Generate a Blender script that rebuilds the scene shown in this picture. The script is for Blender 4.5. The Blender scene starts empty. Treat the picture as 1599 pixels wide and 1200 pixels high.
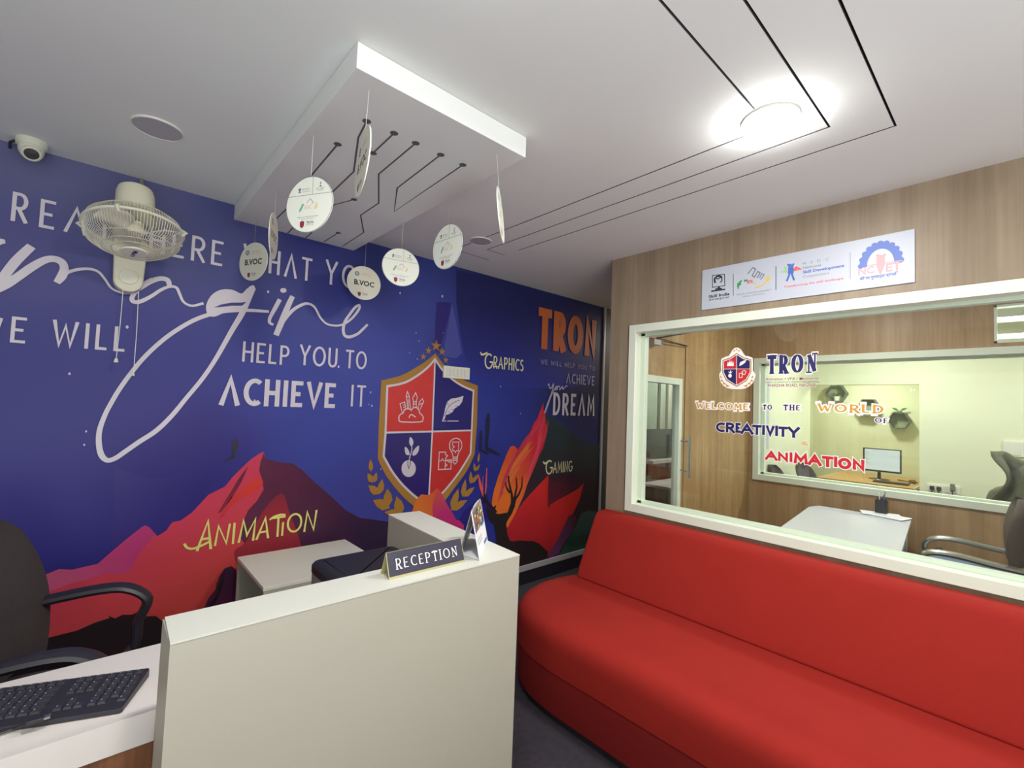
import bpy, bmesh, math, random
import numpy as np
from mathutils import Vector, Matrix
random.seed(7)
PI = math.pi
C = bpy.context.scene.collection
SC = bpy.context.scene

# ---------------------------------------------------------------- camera
F = 722.85; CAMZ = 1.5
R = np.array([[0.74312705, 0.0599296, 0.66646127],
              [-0.66804664, 0.00926413, 0.74406174],
              [0.03841714, -0.99815962, 0.04692019]])
cam = bpy.data.cameras.new('camera'); camo = bpy.data.objects.new('camera', cam); C.objects.link(camo)
cam.sensor_width = 36; cam.lens = 36 * F / 1599; cam.clip_start = 0.02; cam.clip_end = 100
_m = Matrix(((R[0][0], -R[0][1], -R[0][2], 0), (R[1][0], -R[1][1], -R[1][2], 0), (R[2][0], -R[2][1], -R[2][2], CAMZ), (0, 0, 0, 1)))
camo.matrix_world = _m
SC.camera = camo

# room dimensions (metres)
DY = 2.8626; DX = 2.5886; CE = 2.5277
X2 = 4.85; YL = 1.85; X3 = 6.75; X4 = 8.0

def ray(px, py):
    return Vector(R @ np.array([px - 800.0, py - 600.0, F]))
CO = Vector((0, 0, CAMZ))
def PX(px, py, x): r = ray(px, py); return CO + r * (x / r.x)
def PY(px, py, y): r = ray(px, py); return CO + r * (y / r.y)
def PZ(px, py, z): r = ray(px, py); return CO + r * ((z - CAMZ) / r.z)

# ---------------------------------------------------------------- world, exposure, light
SC.view_settings.view_transform = 'Standard'; SC.view_settings.look = 'None'
SC.view_settings.gamma = 1; SC.view_settings.use_curve_mapping = False
SC.view_settings.exposure = 0.0
w = bpy.data.worlds.new('world'); SC.world = w; w.use_nodes = True
w.node_tree.nodes['Background'].inputs[0].default_value = (0.8, 0.85, 1, 1)
w.node_tree.nodes['Background'].inputs[1].default_value = 0.05
SC.cycles.use_denoising = True
SC.cycles.max_bounces = 10; SC.cycles.diffuse_bounces = 6; SC.cycles.transparent_max_bounces = 16
SC.cycles.sample_clamp_indirect = 4
LAMP = dict(hall=14, front=11, rear=3, cabin=13, bright=24, back=17, passage=14)
LAMP_GLOW = 80
CEILING_FILL = 96

def downlight(name, x, y, power, label=None, size=.17, col=(1, .97, .93), cat='ceiling light', z=None, lampname=None):
    """round surface LED lamp: trim ring, glowing diffuser and its own light"""
    z = CE if z is None else z
    t = thing(name, label or 'round white LED lamp glowing on the ceiling', cat, (x, y, z))
    mb = MB(); mb.lathe([(size/2+.005, 0), (size/2+.005, -.008), (size/2-.001, -.010), (size/2-.004, -.008)], 40)
    mb.build('trim_ring', M['white'], t, smooth=True)
    mb = MB(); mb.lathe([(size/2-.004, -.008), (size/2-.004, -.034), (size/2-.02, -.042), (0, -.044)], 40)
    mb.build('diffuser', M['glow'], t)
    la = bpy.data.lights.new('lamp_light', 'AREA'); la.shape = 'DISK'; la.size = size; la.energy = power; la.color = col
    lo = bpy.data.objects.new('lamp_light', la); C.objects.link(lo); lo.parent = t; lo.location = (0, 0, -.05)
    return t

# ---------------------------------------------------------------- materials
M = {}
def srgb(r, g, b):
    f = lambda c: (c/255/12.92) if c/255 <= .04045 else ((c/255+.055)/1.055)**2.4
    return (f(r), f(g), f(b), 1)
def mat(name, col, rough=.6, metal=0, spec=.5, noise=0, nscale=40, bump=0, bscale=200, coat=0):
    m = bpy.data.materials.new(name); m.use_nodes = True; nt = m.node_tree; b = nt.nodes['Principled BSDF']
    b.inputs['Base Color'].default_value = col; b.inputs['Roughness'].default_value = rough
    b.inputs['Metallic'].default_value = metal; b.inputs['Specular IOR Level'].default_value = spec
    b.inputs['Coat Weight'].default_value = coat
    if noise or bump:
        tc = nt.nodes.new('ShaderNodeTexCoord')
    if noise:
        n = nt.nodes.new('ShaderNodeTexNoise'); n.inputs['Scale'].default_value = nscale; n.inputs['Detail'].default_value = 3
        nt.links.new(tc.outputs['Object'], n.inputs['Vector'])
        mx = nt.nodes.new('ShaderNodeMix'); mx.data_type = 'RGBA'
        mx.inputs[6].default_value = tuple(c*(1-noise) for c in col[:3])+(1,)
        mx.inputs[7].default_value = tuple(min(1, c*(1+noise)) for c in col[:3])+(1,)
        nt.links.new(n.outputs['Fac'], mx.inputs[0]); nt.links.new(mx.outputs[2], b.inputs['Base Color'])
    if bump:
        n2 = nt.nodes.new('ShaderNodeTexNoise'); n2.inputs['Scale'].default_value = bscale
        nt.links.new(tc.outputs['Object'], n2.inputs['Vector'])
        bp = nt.nodes.new('ShaderNodeBump'); bp.inputs['Strength'].default_value = bump; bp.inputs['Distance'].default_value = .002
        nt.links.new(n2.outputs['Fac'], bp.inputs['Height']); nt.links.new(bp.outputs['Normal'], b.inputs['Normal'])
    M[name] = m
    return m
def emis(name, col, s):
    m = bpy.data.materials.new(name); m.use_nodes = True; b = m.node_tree.nodes['Principled BSDF']
    b.inputs['Base Color'].default_value = (0, 0, 0, 1)
    b.inputs['Emission Color'].default_value = col; b.inputs['Emission Strength'].default_value = s
    M[name] = m
def grad(name, c1, c2, p1, p2, rough=.42, noise=.15, ns=9):
    """printed colour blend between two world points of the print"""
    m = bpy.data.materials.new(name); m.use_nodes = True; nt = m.node_tree; b = nt.nodes['Principled BSDF']
    p1 = Vector(p1); p2 = Vector(p2); d = p2-p1; L = d.length_squared
    g = nt.nodes.new('ShaderNodeNewGeometry')
    s = nt.nodes.new('ShaderNodeVectorMath'); s.operation = 'SUBTRACT'; s.inputs[1].default_value = p1
    nt.links.new(g.outputs['Position'], s.inputs[0])
    dt = nt.nodes.new('ShaderNodeVectorMath'); dt.operation = 'DOT_PRODUCT'; dt.inputs[1].default_value = d/L
    nt.links.new(s.outputs[0], dt.inputs[0])
    n = nt.nodes.new('ShaderNodeTexNoise'); n.inputs['Scale'].default_value = ns; n.inputs['Detail'].default_value = 4
    nt.links.new(g.outputs['Position'], n.inputs['Vector'])
    ma = nt.nodes.new('ShaderNodeMath'); ma.operation = 'MULTIPLY_ADD'; ma.inputs[1].default_value = noise*4; ma.inputs[2].default_value = -noise*2
    nt.links.new(n.outputs['Fac'], ma.inputs[0])
    ad = nt.nodes.new('ShaderNodeMath'); ad.operation = 'ADD'; ad.use_clamp = True
    nt.links.new(dt.outputs['Value'], ad.inputs[0]); nt.links.new(ma.outputs[0], ad.inputs[1])
    mx = nt.nodes.new('ShaderNodeMix'); mx.data_type = 'RGBA'; mx.inputs[6].default_value = c1; mx.inputs[7].default_value = c2
    nt.links.new(ad.outputs[0], mx.inputs[0]); nt.links.new(mx.outputs[2], b.inputs['Base Color'])
    b.inputs['Roughness'].default_value = rough; b.inputs['Specular IOR Level'].default_value = .3
    M[name] = m
    return m
def woodmat(name, dark, mid, light, axis, rough=.45, k=1.0):
    """vertical grain; axis = horizontal axis along the board face ('x' or 'y')"""
    m = bpy.data.materials.new(name); m.use_nodes = True; nt = m.node_tree; b = nt.nodes['Principled BSDF']
    g = nt.nodes.new('ShaderNodeNewGeometry')
    def noise(sc, detail, dist=0):
        mp = nt.nodes.new('ShaderNodeMapping'); mp.inputs['Scale'].default_value = sc
        nt.links.new(g.outputs['Position'], mp.inputs['Vector'])
        n = nt.nodes.new('ShaderNodeTexNoise'); n.inputs['Scale'].default_value = 1; n.inputs['Detail'].default_value = detail
        n.inputs['Distortion'].default_value = dist
        nt.links.new(mp.outputs[0], n.inputs['Vector']); return n
    h = {'x': (1, .2, 1), 'y': (.2, 1, 1)}[axis]
    n1 = noise((h[0]*9*k, h[1]*9*k, .35*k), 5, .6)
    n2 = noise((h[0]*70*k, h[1]*70*k, 2.2*k), 3)
    n3 = noise((h[0]*6*k, h[1]*6*k, 5*k), 2, 2.0)
    ad = nt.nodes.new('ShaderNodeMath'); ad.operation = 'MULTIPLY_ADD'; ad.inputs[1].default_value = .35
    nt.links.new(n2.outputs['Fac'], ad.inputs[0]); 
    m2 = nt.nodes.new('ShaderNodeMath'); m2.operation = 'MULTIPLY_ADD'; m2.inputs[1].default_value = .72; m2.inputs[2].default_value = -.05
    nt.links.new(n1.outputs['Fac'], m2.inputs[0]); nt.links.new(m2.outputs[0], ad.inputs[2])
    a3 = nt.nodes.new('ShaderNodeMath'); a3.operation = 'MULTIPLY_ADD'; a3.inputs[1].default_value = .15
    nt.links.new(n3.outputs['Fac'], a3.inputs[0]); nt.links.new(ad.outputs[0], a3.inputs[2])
    cr = nt.nodes.new('ShaderNodeValToRGB'); e = cr.color_ramp.elements
    e[0].position = .38; e[0].color = dark; e[1].position = .74; e[1].color = light
    x = cr.color_ramp.elements.new(.56); x.color = mid
    nt.links.new(a3.outputs[0], cr.inputs[0]); nt.links.new(cr.outputs[0], b.inputs['Base Color'])
    b.inputs['Roughness'].default_value = rough
    M[name] = m
def glassmat(name, tint=(.97, .99, .98, 1), ior=1.45, gl=1.0):
    m = bpy.data.materials.new(name); m.use_nodes = True; nt = m.node_tree
    for n in list(nt.nodes): nt.nodes.remove(n)
    o = nt.nodes.new('ShaderNodeOutputMaterial'); t = nt.nodes.new('ShaderNodeBsdfTransparent'); t.inputs[0].default_value = tint
    g = nt.nodes.new('ShaderNodeBsdfGlossy'); g.inputs['Roughness'].default_value = .02
    f = nt.nodes.new('ShaderNodeFresnel')
    ge = nt.nodes.new('ShaderNodeNewGeometry'); mr = nt.nodes.new('ShaderNodeMapRange')   # same index entering and leaving the thin pane
    mr.inputs['To Min'].default_value = ior; mr.inputs['To Max'].default_value = 1/ior
    nt.links.new(ge.outputs['Backfacing'], mr.inputs['Value']); nt.links.new(mr.outputs[0], f.inputs[0])
    mu = nt.nodes.new('ShaderNodeMath'); mu.operation = 'MULTIPLY'; mu.inputs[1].default_value = gl
    nt.links.new(f.outputs[0], mu.inputs[0])
    mx = nt.nodes.new('ShaderNodeMixShader'); nt.links.new(mu.outputs[0], mx.inputs[0]); nt.links.new(t.outputs[0], mx.inputs[1]); nt.links.new(g.outputs[0], mx.inputs[2])
    nt.links.new(mx.outputs[0], o.inputs[0]); M[name] = m
def attrmat(name, rough=.33, spec=.5):
    m = bpy.data.materials.new(name); m.use_nodes = True; nt = m.node_tree; b = nt.nodes['Principled BSDF']
    a = nt.nodes.new('ShaderNodeAttribute'); a.attribute_name = 'Col'
    nt.links.new(a.outputs['Color'], b.inputs['Base Color']); b.inputs['Roughness'].default_value = rough
    b.inputs['Specular IOR Level'].default_value = spec
    M[name] = m

mat('ceiling', srgb(226, 229, 227), .85, noise=.02, nscale=3)
mat('groove', srgb(92, 90, 94), .9)
mat('groove_side_shade', srgb(84, 82, 86), .9)
mat('white', srgb(224, 224, 216), .45)
mat('white_frame', srgb(226, 234, 216), .4)
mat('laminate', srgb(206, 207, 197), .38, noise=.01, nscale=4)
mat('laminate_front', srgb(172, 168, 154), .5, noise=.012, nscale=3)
mat('laminate_cabinet_lit', srgb(224, 222, 208), .38)  # cabinet top colour lifted to stand in for missing light
mat('desk_white', srgb(226, 219, 214), .35)
mat('wall_plain', srgb(200, 198, 190), .8)
mat('wall_green', srgb(222, 227, 198), .8)
mat('wall_olive', srgb(208, 208, 182), .8)
mat('wall_teal', srgb(180, 200, 182), .8)
mat('alu', srgb(190, 188, 192), .35, metal=.3)
mat('skirting', srgb(34, 32, 44), .35)
mat('darkpanel', srgb(60, 62, 62), .5)
mat('carpet', srgb(54, 50, 58), .95, noise=.45, nscale=28, bump=.4, bscale=300)
mat('red_fabric', srgb(152, 35, 27), .85, noise=.06, nscale=7, bump=.25, bscale=500, spec=.25)
mat('red_base', srgb(118, 26, 24), .85, noise=.06, nscale=9, spec=.2)
mat('black_plastic', srgb(44, 42, 50), .4, noise=.05)
mat('black_printer', srgb(30, 29, 34), .5)
mat('black_fabric', srgb(60, 54, 54), .8, noise=.2, nscale=60, bump=.4, bscale=400)
mat('brown_fabric', srgb(88, 78, 70), .8, noise=.15, nscale=30)
mat('key', srgb(52, 51, 60), .45)
mat('keymark', srgb(170, 168, 175), .5)
mat('chrome', srgb(190, 188, 180), .25, metal=.9)
mat('fan_plastic', srgb(214, 212, 190), .4)
mat('fan_blade', srgb(216, 212, 202), .35)
mat('fan_label', srgb(226, 224, 210), .4)
mat('beige_grey', srgb(120, 118, 110), .5)
mat('cam_white', srgb(215, 216, 200), .35)
mat('lens_dark', srgb(70, 66, 70), .15)
mat('speaker_grille', srgb(176, 174, 182), .7)
mat('disc_white', srgb(236, 240, 228), .35)
mat('disc_back', srgb(224, 224, 206), .4)
mat('ink_black', srgb(38, 38, 46), .5)
mat('ink_grey', srgb(120, 124, 134), .6)
mat('ink_palegrey', srgb(176, 182, 184), .6)
mat('ink_red', srgb(196, 36, 46), .5)
mat('ink_maroon', srgb(140, 50, 70), .5)
mat('ink_pink', srgb(238, 168, 172), .5)
mat('ink_blue', srgb(70, 104, 190), .5)
mat('ink_gearblue', srgb(100, 124, 198), .5)
mat('ink_navy', srgb(36, 32, 92), .45)
mat('ink_green', srgb(50, 150, 84), .5)
mat('card_green', srgb(140, 180, 155), .5); mat('card_orange', srgb(232, 184, 160), .5); mat('card_yellow', srgb(232, 212, 160), .5)
mat('ink_lime', srgb(150, 205, 130), .5)
mat('ink_yellow', srgb(226, 190, 70), .5)
mat('ink_gold', srgb(206, 152, 48), .45)
mat('ink_orange', srgb(220, 130, 60), .5)
mat('ink_white', srgb(238, 236, 232), .45)
mat('ink_coral', srgb(224, 90, 84), .5)
mat('sign_white', srgb(190, 196, 208), .4)
mat('mur_white', srgb(208, 202, 212), .35)
mat('mur_yellow', srgb(232, 226, 130), .35)
mat('mur_cream', srgb(226, 222, 176), .35)
mat('mur_gold', srgb(166, 122, 54), .35)
mat('mur_crestred', srgb(198, 56, 56), .32)
mat('mur_crestnavy', srgb(40, 34, 112), .3)
mat('mur_orange', srgb(200, 104, 52), .35)
mat('mur_dim', srgb(186, 186, 200), .35)
mat('mur_black', srgb(40, 30, 34), .4)
mat('mur_figure', srgb(28, 30, 62), .4)
mat('mur_darkgreen', srgb(36, 52, 48), .4)
mat('mur_indigo', srgb(44, 36, 120), .3)
mat('mur_haze', srgb(76, 82, 160), .3)
mat('name_black', srgb(62, 60, 74), .15)
mat('brass', srgb(196, 190, 140), .35, metal=.4)
mat('paper', srgb(226, 228, 230), .6)
mat('paper_grey', srgb(160, 160, 164), .5)
mat('photo_mix', srgb(130, 110, 100), .4, noise=.8, nscale=90)
mat('cal_blue', srgb(50, 110, 180), .4)
mat('desk_oak', srgb(190, 146, 90), .45, noise=.08, nscale=9)
mat('table_white', srgb(198, 202, 208), .3)
mat('blue_seat', srgb(106, 128, 150), .7)
mat('hex_grey', srgb(84, 90, 74), .6)
mat('hex_back', srgb(140, 146, 116), .7)
mat('leaf', srgb(70, 104, 60), .6)
mat('cloth_grey', srgb(104, 108, 84), .8, noise=.25, nscale=20)
mat('cable', srgb(46, 46, 48), .5)
mat('socket_white', srgb(228, 230, 210), .4)
mat('screen_frame', srgb(36, 36, 42), .3)
mat('pen_silver', srgb(170, 166, 160), .3, metal=.5)
emis('glow', (1, .98, .95, 1), LAMP_GLOW)
emis('tube', (.95, 1, .92, 1), 6)
emis('screen', (.88, .93, 1, 1), 1.05)
woodmat('wood_right', srgb(130, 113, 91), srgb(144, 127, 105), srgb(157, 140, 117), 'y')
woodmat('wood_cabin', srgb(146, 114, 74), srgb(168, 136, 90), srgb(192, 160, 112), 'x')
woodmat('wood_inner', srgb(150, 118, 82), srgb(168, 136, 98), srgb(184, 152, 112), 'y')
woodmat('wood_desk', srgb(84, 52, 36), srgb(118, 76, 50), srgb(140, 92, 62), 'x', k=1.3)
glassmat('glass'); glassmat('glass_tint', (.9, .92, .85, 1))
glassmat('glass_door', (.9, .94, .92, 1))
attrmat('mural_print', .42, .28)

# ---------------------------------------------------------------- mesh builder
class MB:
    def __init__(s): s.v = []; s.f = []
    def add(s, v, f):
        b = len(s.v); s.v += [tuple(p) for p in v]; s.f += [tuple(i+b for i in q) for q in f]
    def box(s, a, b):
        x0, y0, z0 = a; x1, y1, z1 = b
        s.add([(x0,y0,z0),(x1,y0,z0),(x1,y1,z0),(x0,y1,z0),(x0,y0,z1),(x1,y0,z1),(x1,y1,z1),(x0,y1,z1)],
              [(0,3,2,1),(4,5,6,7),(0,1,5,4),(1,2,6,5),(2,3,7,6),(3,0,4,7)]); return s
    def lathe(s, prof, n=24, c=(0,0,0), axis=None):
        """profile (r, h) around z, or around axis"""
        q = Vector(axis).to_track_quat('Z', 'Y') if axis else None
        c = Vector(c); rings = []
        base = len(s.v)
        for r, h in prof:
            for i in range(n if r > 1e-6 else 1):
                p = Vector((r*math.cos(2*PI*i/n), r*math.sin(2*PI*i/n), h))
                if q: p = q @ p
                s.v.append(tuple(c+p))
            rings.append((r > 1e-6))
        o = base
        for k in range(len(prof)-1):
            a, b = rings[k], rings[k+1]; na = n if a else 1
            for i in range(n):
                j = (i+1) % n
                if a and b: s.f.append((o+i, o+j, o+na+j, o+na+i))
                elif a: s.f.append((o+i, o+j, o+na))
                elif b: s.f.append((o, o+na+i, o+na+j))
            o += na
        return s
    def tube(s, pts, r, n=8, closed=False, flat=None):
        pts = [Vector(p) for p in pts]; m = len(pts); rr = r if hasattr(r, '__len__') else [r]*m
        base = len(s.v); up = None
        for i, p in enumerate(pts):
            if closed: d = pts[(i+1) % m]-pts[i-1]
            else: d = pts[min(i+1, m-1)]-pts[max(i-1, 0)]
            d.normalize()
            if up is None:
                up = Vector((0, 0, 1)) if abs(d.z) < .9 else Vector((0, 1, 0))
            a = d.cross(up).normalized(); b2 = a.cross(d).normalized(); up = b2
            for k in range(n):
                t = 2*PI*k/n; fa, fb = (1, 1) if flat is None else flat
                s.v.append(tuple(p+a*(rr[i]*fa*math.cos(t))+b2*(rr[i]*fb*math.sin(t))))
        for i in range(m if closed else m-1):
            j = (i+1) % m
            for k in range(n):
                l = (k+1) % n
                s.f.append((base+i*n+k, base+i*n+l, base+j*n+l, base+j*n+k))
        if not closed:
            s.f.append(tuple(base+k for k in reversed(range(n)))); s.f.append(tuple(base+(m-1)*n+k for k in range(n)))
        return s
    def prism(s, poly, d):
        """closed 3D polygon extruded by vector d"""
        n = len(poly); d = Vector(d); p = [Vector(q) for q in poly]
        s.add(p+[q+d for q in p], [tuple(reversed(range(n))), tuple(range(n, 2*n))]+[(i, (i+1) % n, n+(i+1) % n, n+i) for i in range(n)]); return s
    def sphere(s, c, r, n=16, m=10, sc=(1,1,1)):
        prof = [(r*math.sin(PI*k/m), -r*math.cos(PI*k/m)) for k in range(m+1)]
        prof[0] = (0, -r); prof[-1] = (0, r)
        b = len(s.v); s.lathe(prof, n)
        for i in range(b, len(s.v)):
            v = s.v[i]; s.v[i] = (v[0]*sc[0]+c[0], v[1]*sc[1]+c[1], v[2]*sc[2]+c[2])
        return s
    def mesh(s, name, off=(0,0,0)):
        me = bpy.data.meshes.new(name); o = Vector(off)
        me.from_pydata([tuple(Vector(v)-o) for v in s.v], [], s.f); me.update(); return me
    def build(s, name, m, parent=None, loc=None, smooth=False, bevel=0, world=False, recalc=True, seg=2, ang=35):
        off = (0,0,0)
        if world and parent is not None:
            off = Vector(parent.location)
            if parent.parent: off = off + Vector(parent.parent.location)
        me = s.mesh(name, off)
        if recalc:
            bm = bmesh.new(); bm.from_mesh(me); bmesh.ops.recalc_face_normals(bm, faces=bm.faces); bm.to_mesh(me); bm.free()
        o = bpy.data.objects.new(name, me); C.objects.link(o); me.materials.append(m)
        if parent is not None: o.parent = parent
        if loc is not None: o.location = loc
        if smooth:
            for p in me.polygons: p.use_smooth = True
            me.set_sharp_from_angle(angle=math.radians(ang))
        if bevel:
            b = o.modifiers.new('bevel', 'BEVEL'); b.width = bevel; b.segments = seg; b.limit_method = 'ANGLE'
            for p in me.polygons: p.use_smooth = True
            me.set_sharp_from_angle(angle=math.radians(30)); b.harden_normals = True
        return o

def thing(name, label, cat, loc=(0,0,0), rz=0, group=None, kind=None):
    o = bpy.data.objects.new(name, None); C.objects.link(o); o.empty_display_size = .05
    o.location = loc; o.rotation_euler = (0, 0, rz)
    if label: o['label'] = label
    if cat: o['category'] = cat
    if group: o['group'] = group
    if kind: o['kind'] = kind
    return o
def struct(o, label=None, cat=None):
    o['kind'] = 'structure'
    if label: o['label'] = label
    if cat: o['category'] = cat
    return o
def tag(o, label, cat, group=None):
    o['label'] = label; o['category'] = cat
    if group: o['group'] = group
    return o
def copy_tree(o, parent=None):
    c = o.copy(); C.objects.link(c)
    if parent is not None: c.parent = parent
    for ch in list(o.children): copy_tree(ch, c)
    return c

# ---------------------------------------------------------------- flat print on real planes
class Fr:
    def __init__(s, o, U, V): s.o = Vector(o); s.U = Vector(U); s.V = Vector(V); s.N = s.U.cross(s.V).normalized()
    def uv(s, px, py):
        r = ray(px, py); t = (s.o-CO).dot(s.N)/r.dot(s.N); p = CO+r*t-s.o
        return (p.dot(s.U), p.dot(s.V))
    def p3(s, u, v, lift=0): return s.o+s.U*u+s.V*v+s.N*lift
MUR = Fr((0, DY-.004, 0), (1, 0, 0), (0, 0, 1))           # face of the mural sheet
GLS = Fr((DX+.045, 0, 0), (0, -1, 0), (0, 0, 1))          # outer glass pane
SGN = Fr((DX-.008, 0, 0), (0, -1, 0), (0, 0, 1))          # logo board
L = .0006
def smooth_pts(pts, n=6, closed=False):
    """Catmull-Rom through (x, y[, w])"""
    P = [np.array(p, float) for p in pts]; out = []
    m = len(P)
    for i in range(m if closed else m-1):
        p0 = P[(i-1) % m] if (closed or i > 0) else P[0]; p1 = P[i]; p2 = P[(i+1) % m]; p3 = P[(i+2) % m] if (closed or i+2 < m) else P[m-1]
        for k in range(n):
            t = k/n
            out.append(.5*((2*p1)+(-p0+p2)*t+(2*p0-5*p1+4*p2-p3)*t*t+(-p0+3*p1-3*p2+p3)*t**3))
    if not closed: out.append(P[-1])
    return [tuple(q) for q in out]
def ribbon(mb, fr, pts, w, lift=L, closed=False, caps=True):
    """stroke of (u,v) points, width w (number or list), mitred, in one strip"""
    P = [np.array(p[:2], float) for p in pts]
    q = [P[0]]
    ww = list(w) if hasattr(w, '__len__') else [w]*len(P)
    W = [ww[0]]
    for i in range(1, len(P)):
        if np.linalg.norm(P[i]-q[-1]) > 1e-6: q.append(P[i]); W.append(ww[i])
    P = q; m = len(P)
    if m < 2: return
    v = []
    for i in range(m):
        if closed: a = P[i]-P[i-1]; b = P[(i+1) % m]-P[i]
        else: a = P[i]-P[i-1] if i > 0 else P[1]-P[0]; b = P[i+1]-P[i] if i < m-1 else P[-1]-P[-2]
        if np.linalg.norm(a) < 1e-9: a = b
        if np.linalg.norm(b) < 1e-9: b = a
        a = a/np.linalg.norm(a); b = b/np.linalg.norm(b)
        na = np.array([-a[1], a[0]]); nb = np.array([-b[1], b[0]]); n = na+nb
        ln = np.linalg.norm(n)
        n = na if ln < .3 else n/ln
        k = 1/max(.45, abs(n.dot(na)))
        v.append((P[i]+n*W[i]/2*k, P[i]-n*W[i]/2*k))
    base = len(mb.v)
    mb.k = getattr(mb, 'k', 0)+1; l0 = lift+mb.k*8e-6
    for i_, (a, b) in enumerate(v):
        li = l0+(0 if closed else i_*2.5e-6)
        mb.v.append(tuple(fr.p3(a[0], a[1], li))); mb.v.append(tuple(fr.p3(b[0], b[1], li)))
    for i in range(m if closed else m-1):
        j = (i+1) % m
        mb.f.append((base+2*i+1, base+2*j+1, base+2*j, base+2*i))
def poly(mb, fr, uv, lift=L):
    b = len(mb.v); mb.k = getattr(mb, 'k', 0)+1; lift += mb.k*8e-6
    a = sum(uv[i][0]*uv[(i+1) % len(uv)][1]-uv[(i+1) % len(uv)][0]*uv[i][1] for i in range(len(uv)))
    if a < 0: uv = uv[::-1]
    for u, v in uv: mb.v.append(tuple(fr.p3(u, v, lift)))
    mb.f.append(tuple(range(b, b+len(uv))))
def ppoly(mb, fr, px, lift=L): poly(mb, fr, [fr.uv(*p) for p in px], lift)
def circle(fr, c, r, n=24, ry=None, a0=0, a1=2*PI, end=False):
    ry = r if ry is None else ry
    k = n+1 if end else n
    return [(c[0]+r*math.cos(a0+(a1-a0)*i/n), c[1]+ry*math.sin(a0+(a1-a0)*i/n)) for i in range(k)]
def flat(name, m, parent, fr, polys=(), lift=L):
    mb = MB()
    for p in polys: ppoly(mb, fr, p, lift)
    return mb.build(name, m, parent, world=True, recalc=False)

def arc(cx, cy, rx, ry, a0, a1, n=10):
    return [(cx+rx*math.cos(math.radians(a0+(a1-a0)*i/n)), cy+ry*math.sin(math.radians(a0+(a1-a0)*i/n))) for i in range(n+1)]
G = {   # stroke letters: width, strokes (height 1)
 'A': (.72, [[(0,0),(.36,1),(.72,0)], [(.14,.36),(.58,.36)]]),
 'Λ': (.7, [[(0,0),(.35,1),(.7,0)]]),
 'B': (.5, [[(0,0),(0,1),(.25,1)]+arc(.25,.76,.22,.24,90,-90)+[(0,.52)], [(.25,.52)]+arc(.26,.26,.26,.26,90,-90)+[(0,0)]]),
 'C': (.62, [arc(.42,.5,.42,.5,52,308,18)]),
 'D': (.6, [[(0,0),(0,1),(.2,1)]+arc(.2,.5,.4,.5,90,-90,14)+[(0,0)]]),
 'E': (.45, [[(.45,1),(0,1),(0,0),(.45,0)], [(0,.5),(.4,.5)]]),
 'F': (.45, [[(.45,1),(0,1),(0,0)], [(0,.5),(.4,.5)]]),
 'G': (.72, [arc(.42,.5,.42,.5,50,345,18)+[(.82,.46),(.5,.46)]]),
 'H': (.55, [[(0,0),(0,1)], [(.55,0),(.55,1)], [(0,.5),(.55,.5)]]),
 'I': (.04, [[(0.02,0),(0.02,1)]]),
 'L': (.42, [[(0,1),(0,0),(.42,0)]]),
 'M': (.78, [[(0,0),(.06,1),(.39,.25),(.72,1),(.78,0)]]),
 'N': (.58, [[(0,0),(0,1),(.58,0),(.58,1)]]),
 'O': (.84, [arc(.42,.5,.42,.5,90,450,28)]),
 'P': (.5, [[(0,0),(0,1),(.25,1)]+arc(.25,.73,.25,.27,90,-90)+[(0,.46)]]),
 'R': (.52, [[(0,0),(0,1),(.25,1)]+arc(.25,.73,.25,.27,90,-90)+[(0,.46)], [(.2,.46),(.52,0)]]),
 'S': (.48, [arc(.24,.76,.22,.24,30,270,12)+arc(.24,.26,.24,.26,90,-150,12)]),
 'T': (.55, [[(0,1),(.55,1)], [(.275,1),(.275,0)]]),
 'U': (.56, [[(0,1),(0,.28)]+arc(.28,.28,.28,.28,180,360,10)+[(.56,1)]]),
 'V': (.66, [[(0,1),(.33,0),(.66,1)]]),
 'W': (1.0, [[(0,1),(.25,0),(.5,.85),(.75,0),(1,1)]]),
 'X': (.6, [[(0,1),(.6,0)], [(.6,1),(0,0)]]),
 'Y': (.62, [[(0,1),(.31,.45),(.62,1)], [(.31,.45),(.31,0)]]),
 '&': (.8, [[(.8,0),(.2,.72)]+arc(.34,.82,.16,.17,215,-40,10)+[(.1,.4)]+arc(.28,.22,.24,.22,140,300,8)+[(.7,.5)]]),
 ' ': (.3, []), ',': (.05, [[(.02,.08),(-.04,-.14)]]), '.': (.05, [[(0,0),(0,.1)]]),
}
def layout(s, gap):
    x = 0; out = []
    for ch in s:
        out.append((ch, x)); x += G[ch][0]+gap
    return out, x-gap
def fit_text(s, u0, u1, v0, h, w, gap, slant=0):
    """letters with their centre-line strokes scaled so that the inked shape fills u0..u1, v0..v0+h"""
    n = len(s); Ws = sum(G[c][0] for c in s)+gap*(n-1); wh = w*h
    sx = (u1-u0-wh*n)/max(.05, Ws)
    if sx < .12*h: sx = .12*h
    tot = sx*Ws+wh*n; x = u0+((u1-u0)-tot)/2+wh/2; out = []
    for ch in s:
        st_out = []
        for st in G[ch][1]:
            st_out.append([(x+(a+slant*b)*sx, v0+wh/2+b*(h-wh)) for a, b in st])
        out.append((ch, st_out)); x += (G[ch][0]+gap)*sx+wh
    return out
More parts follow.
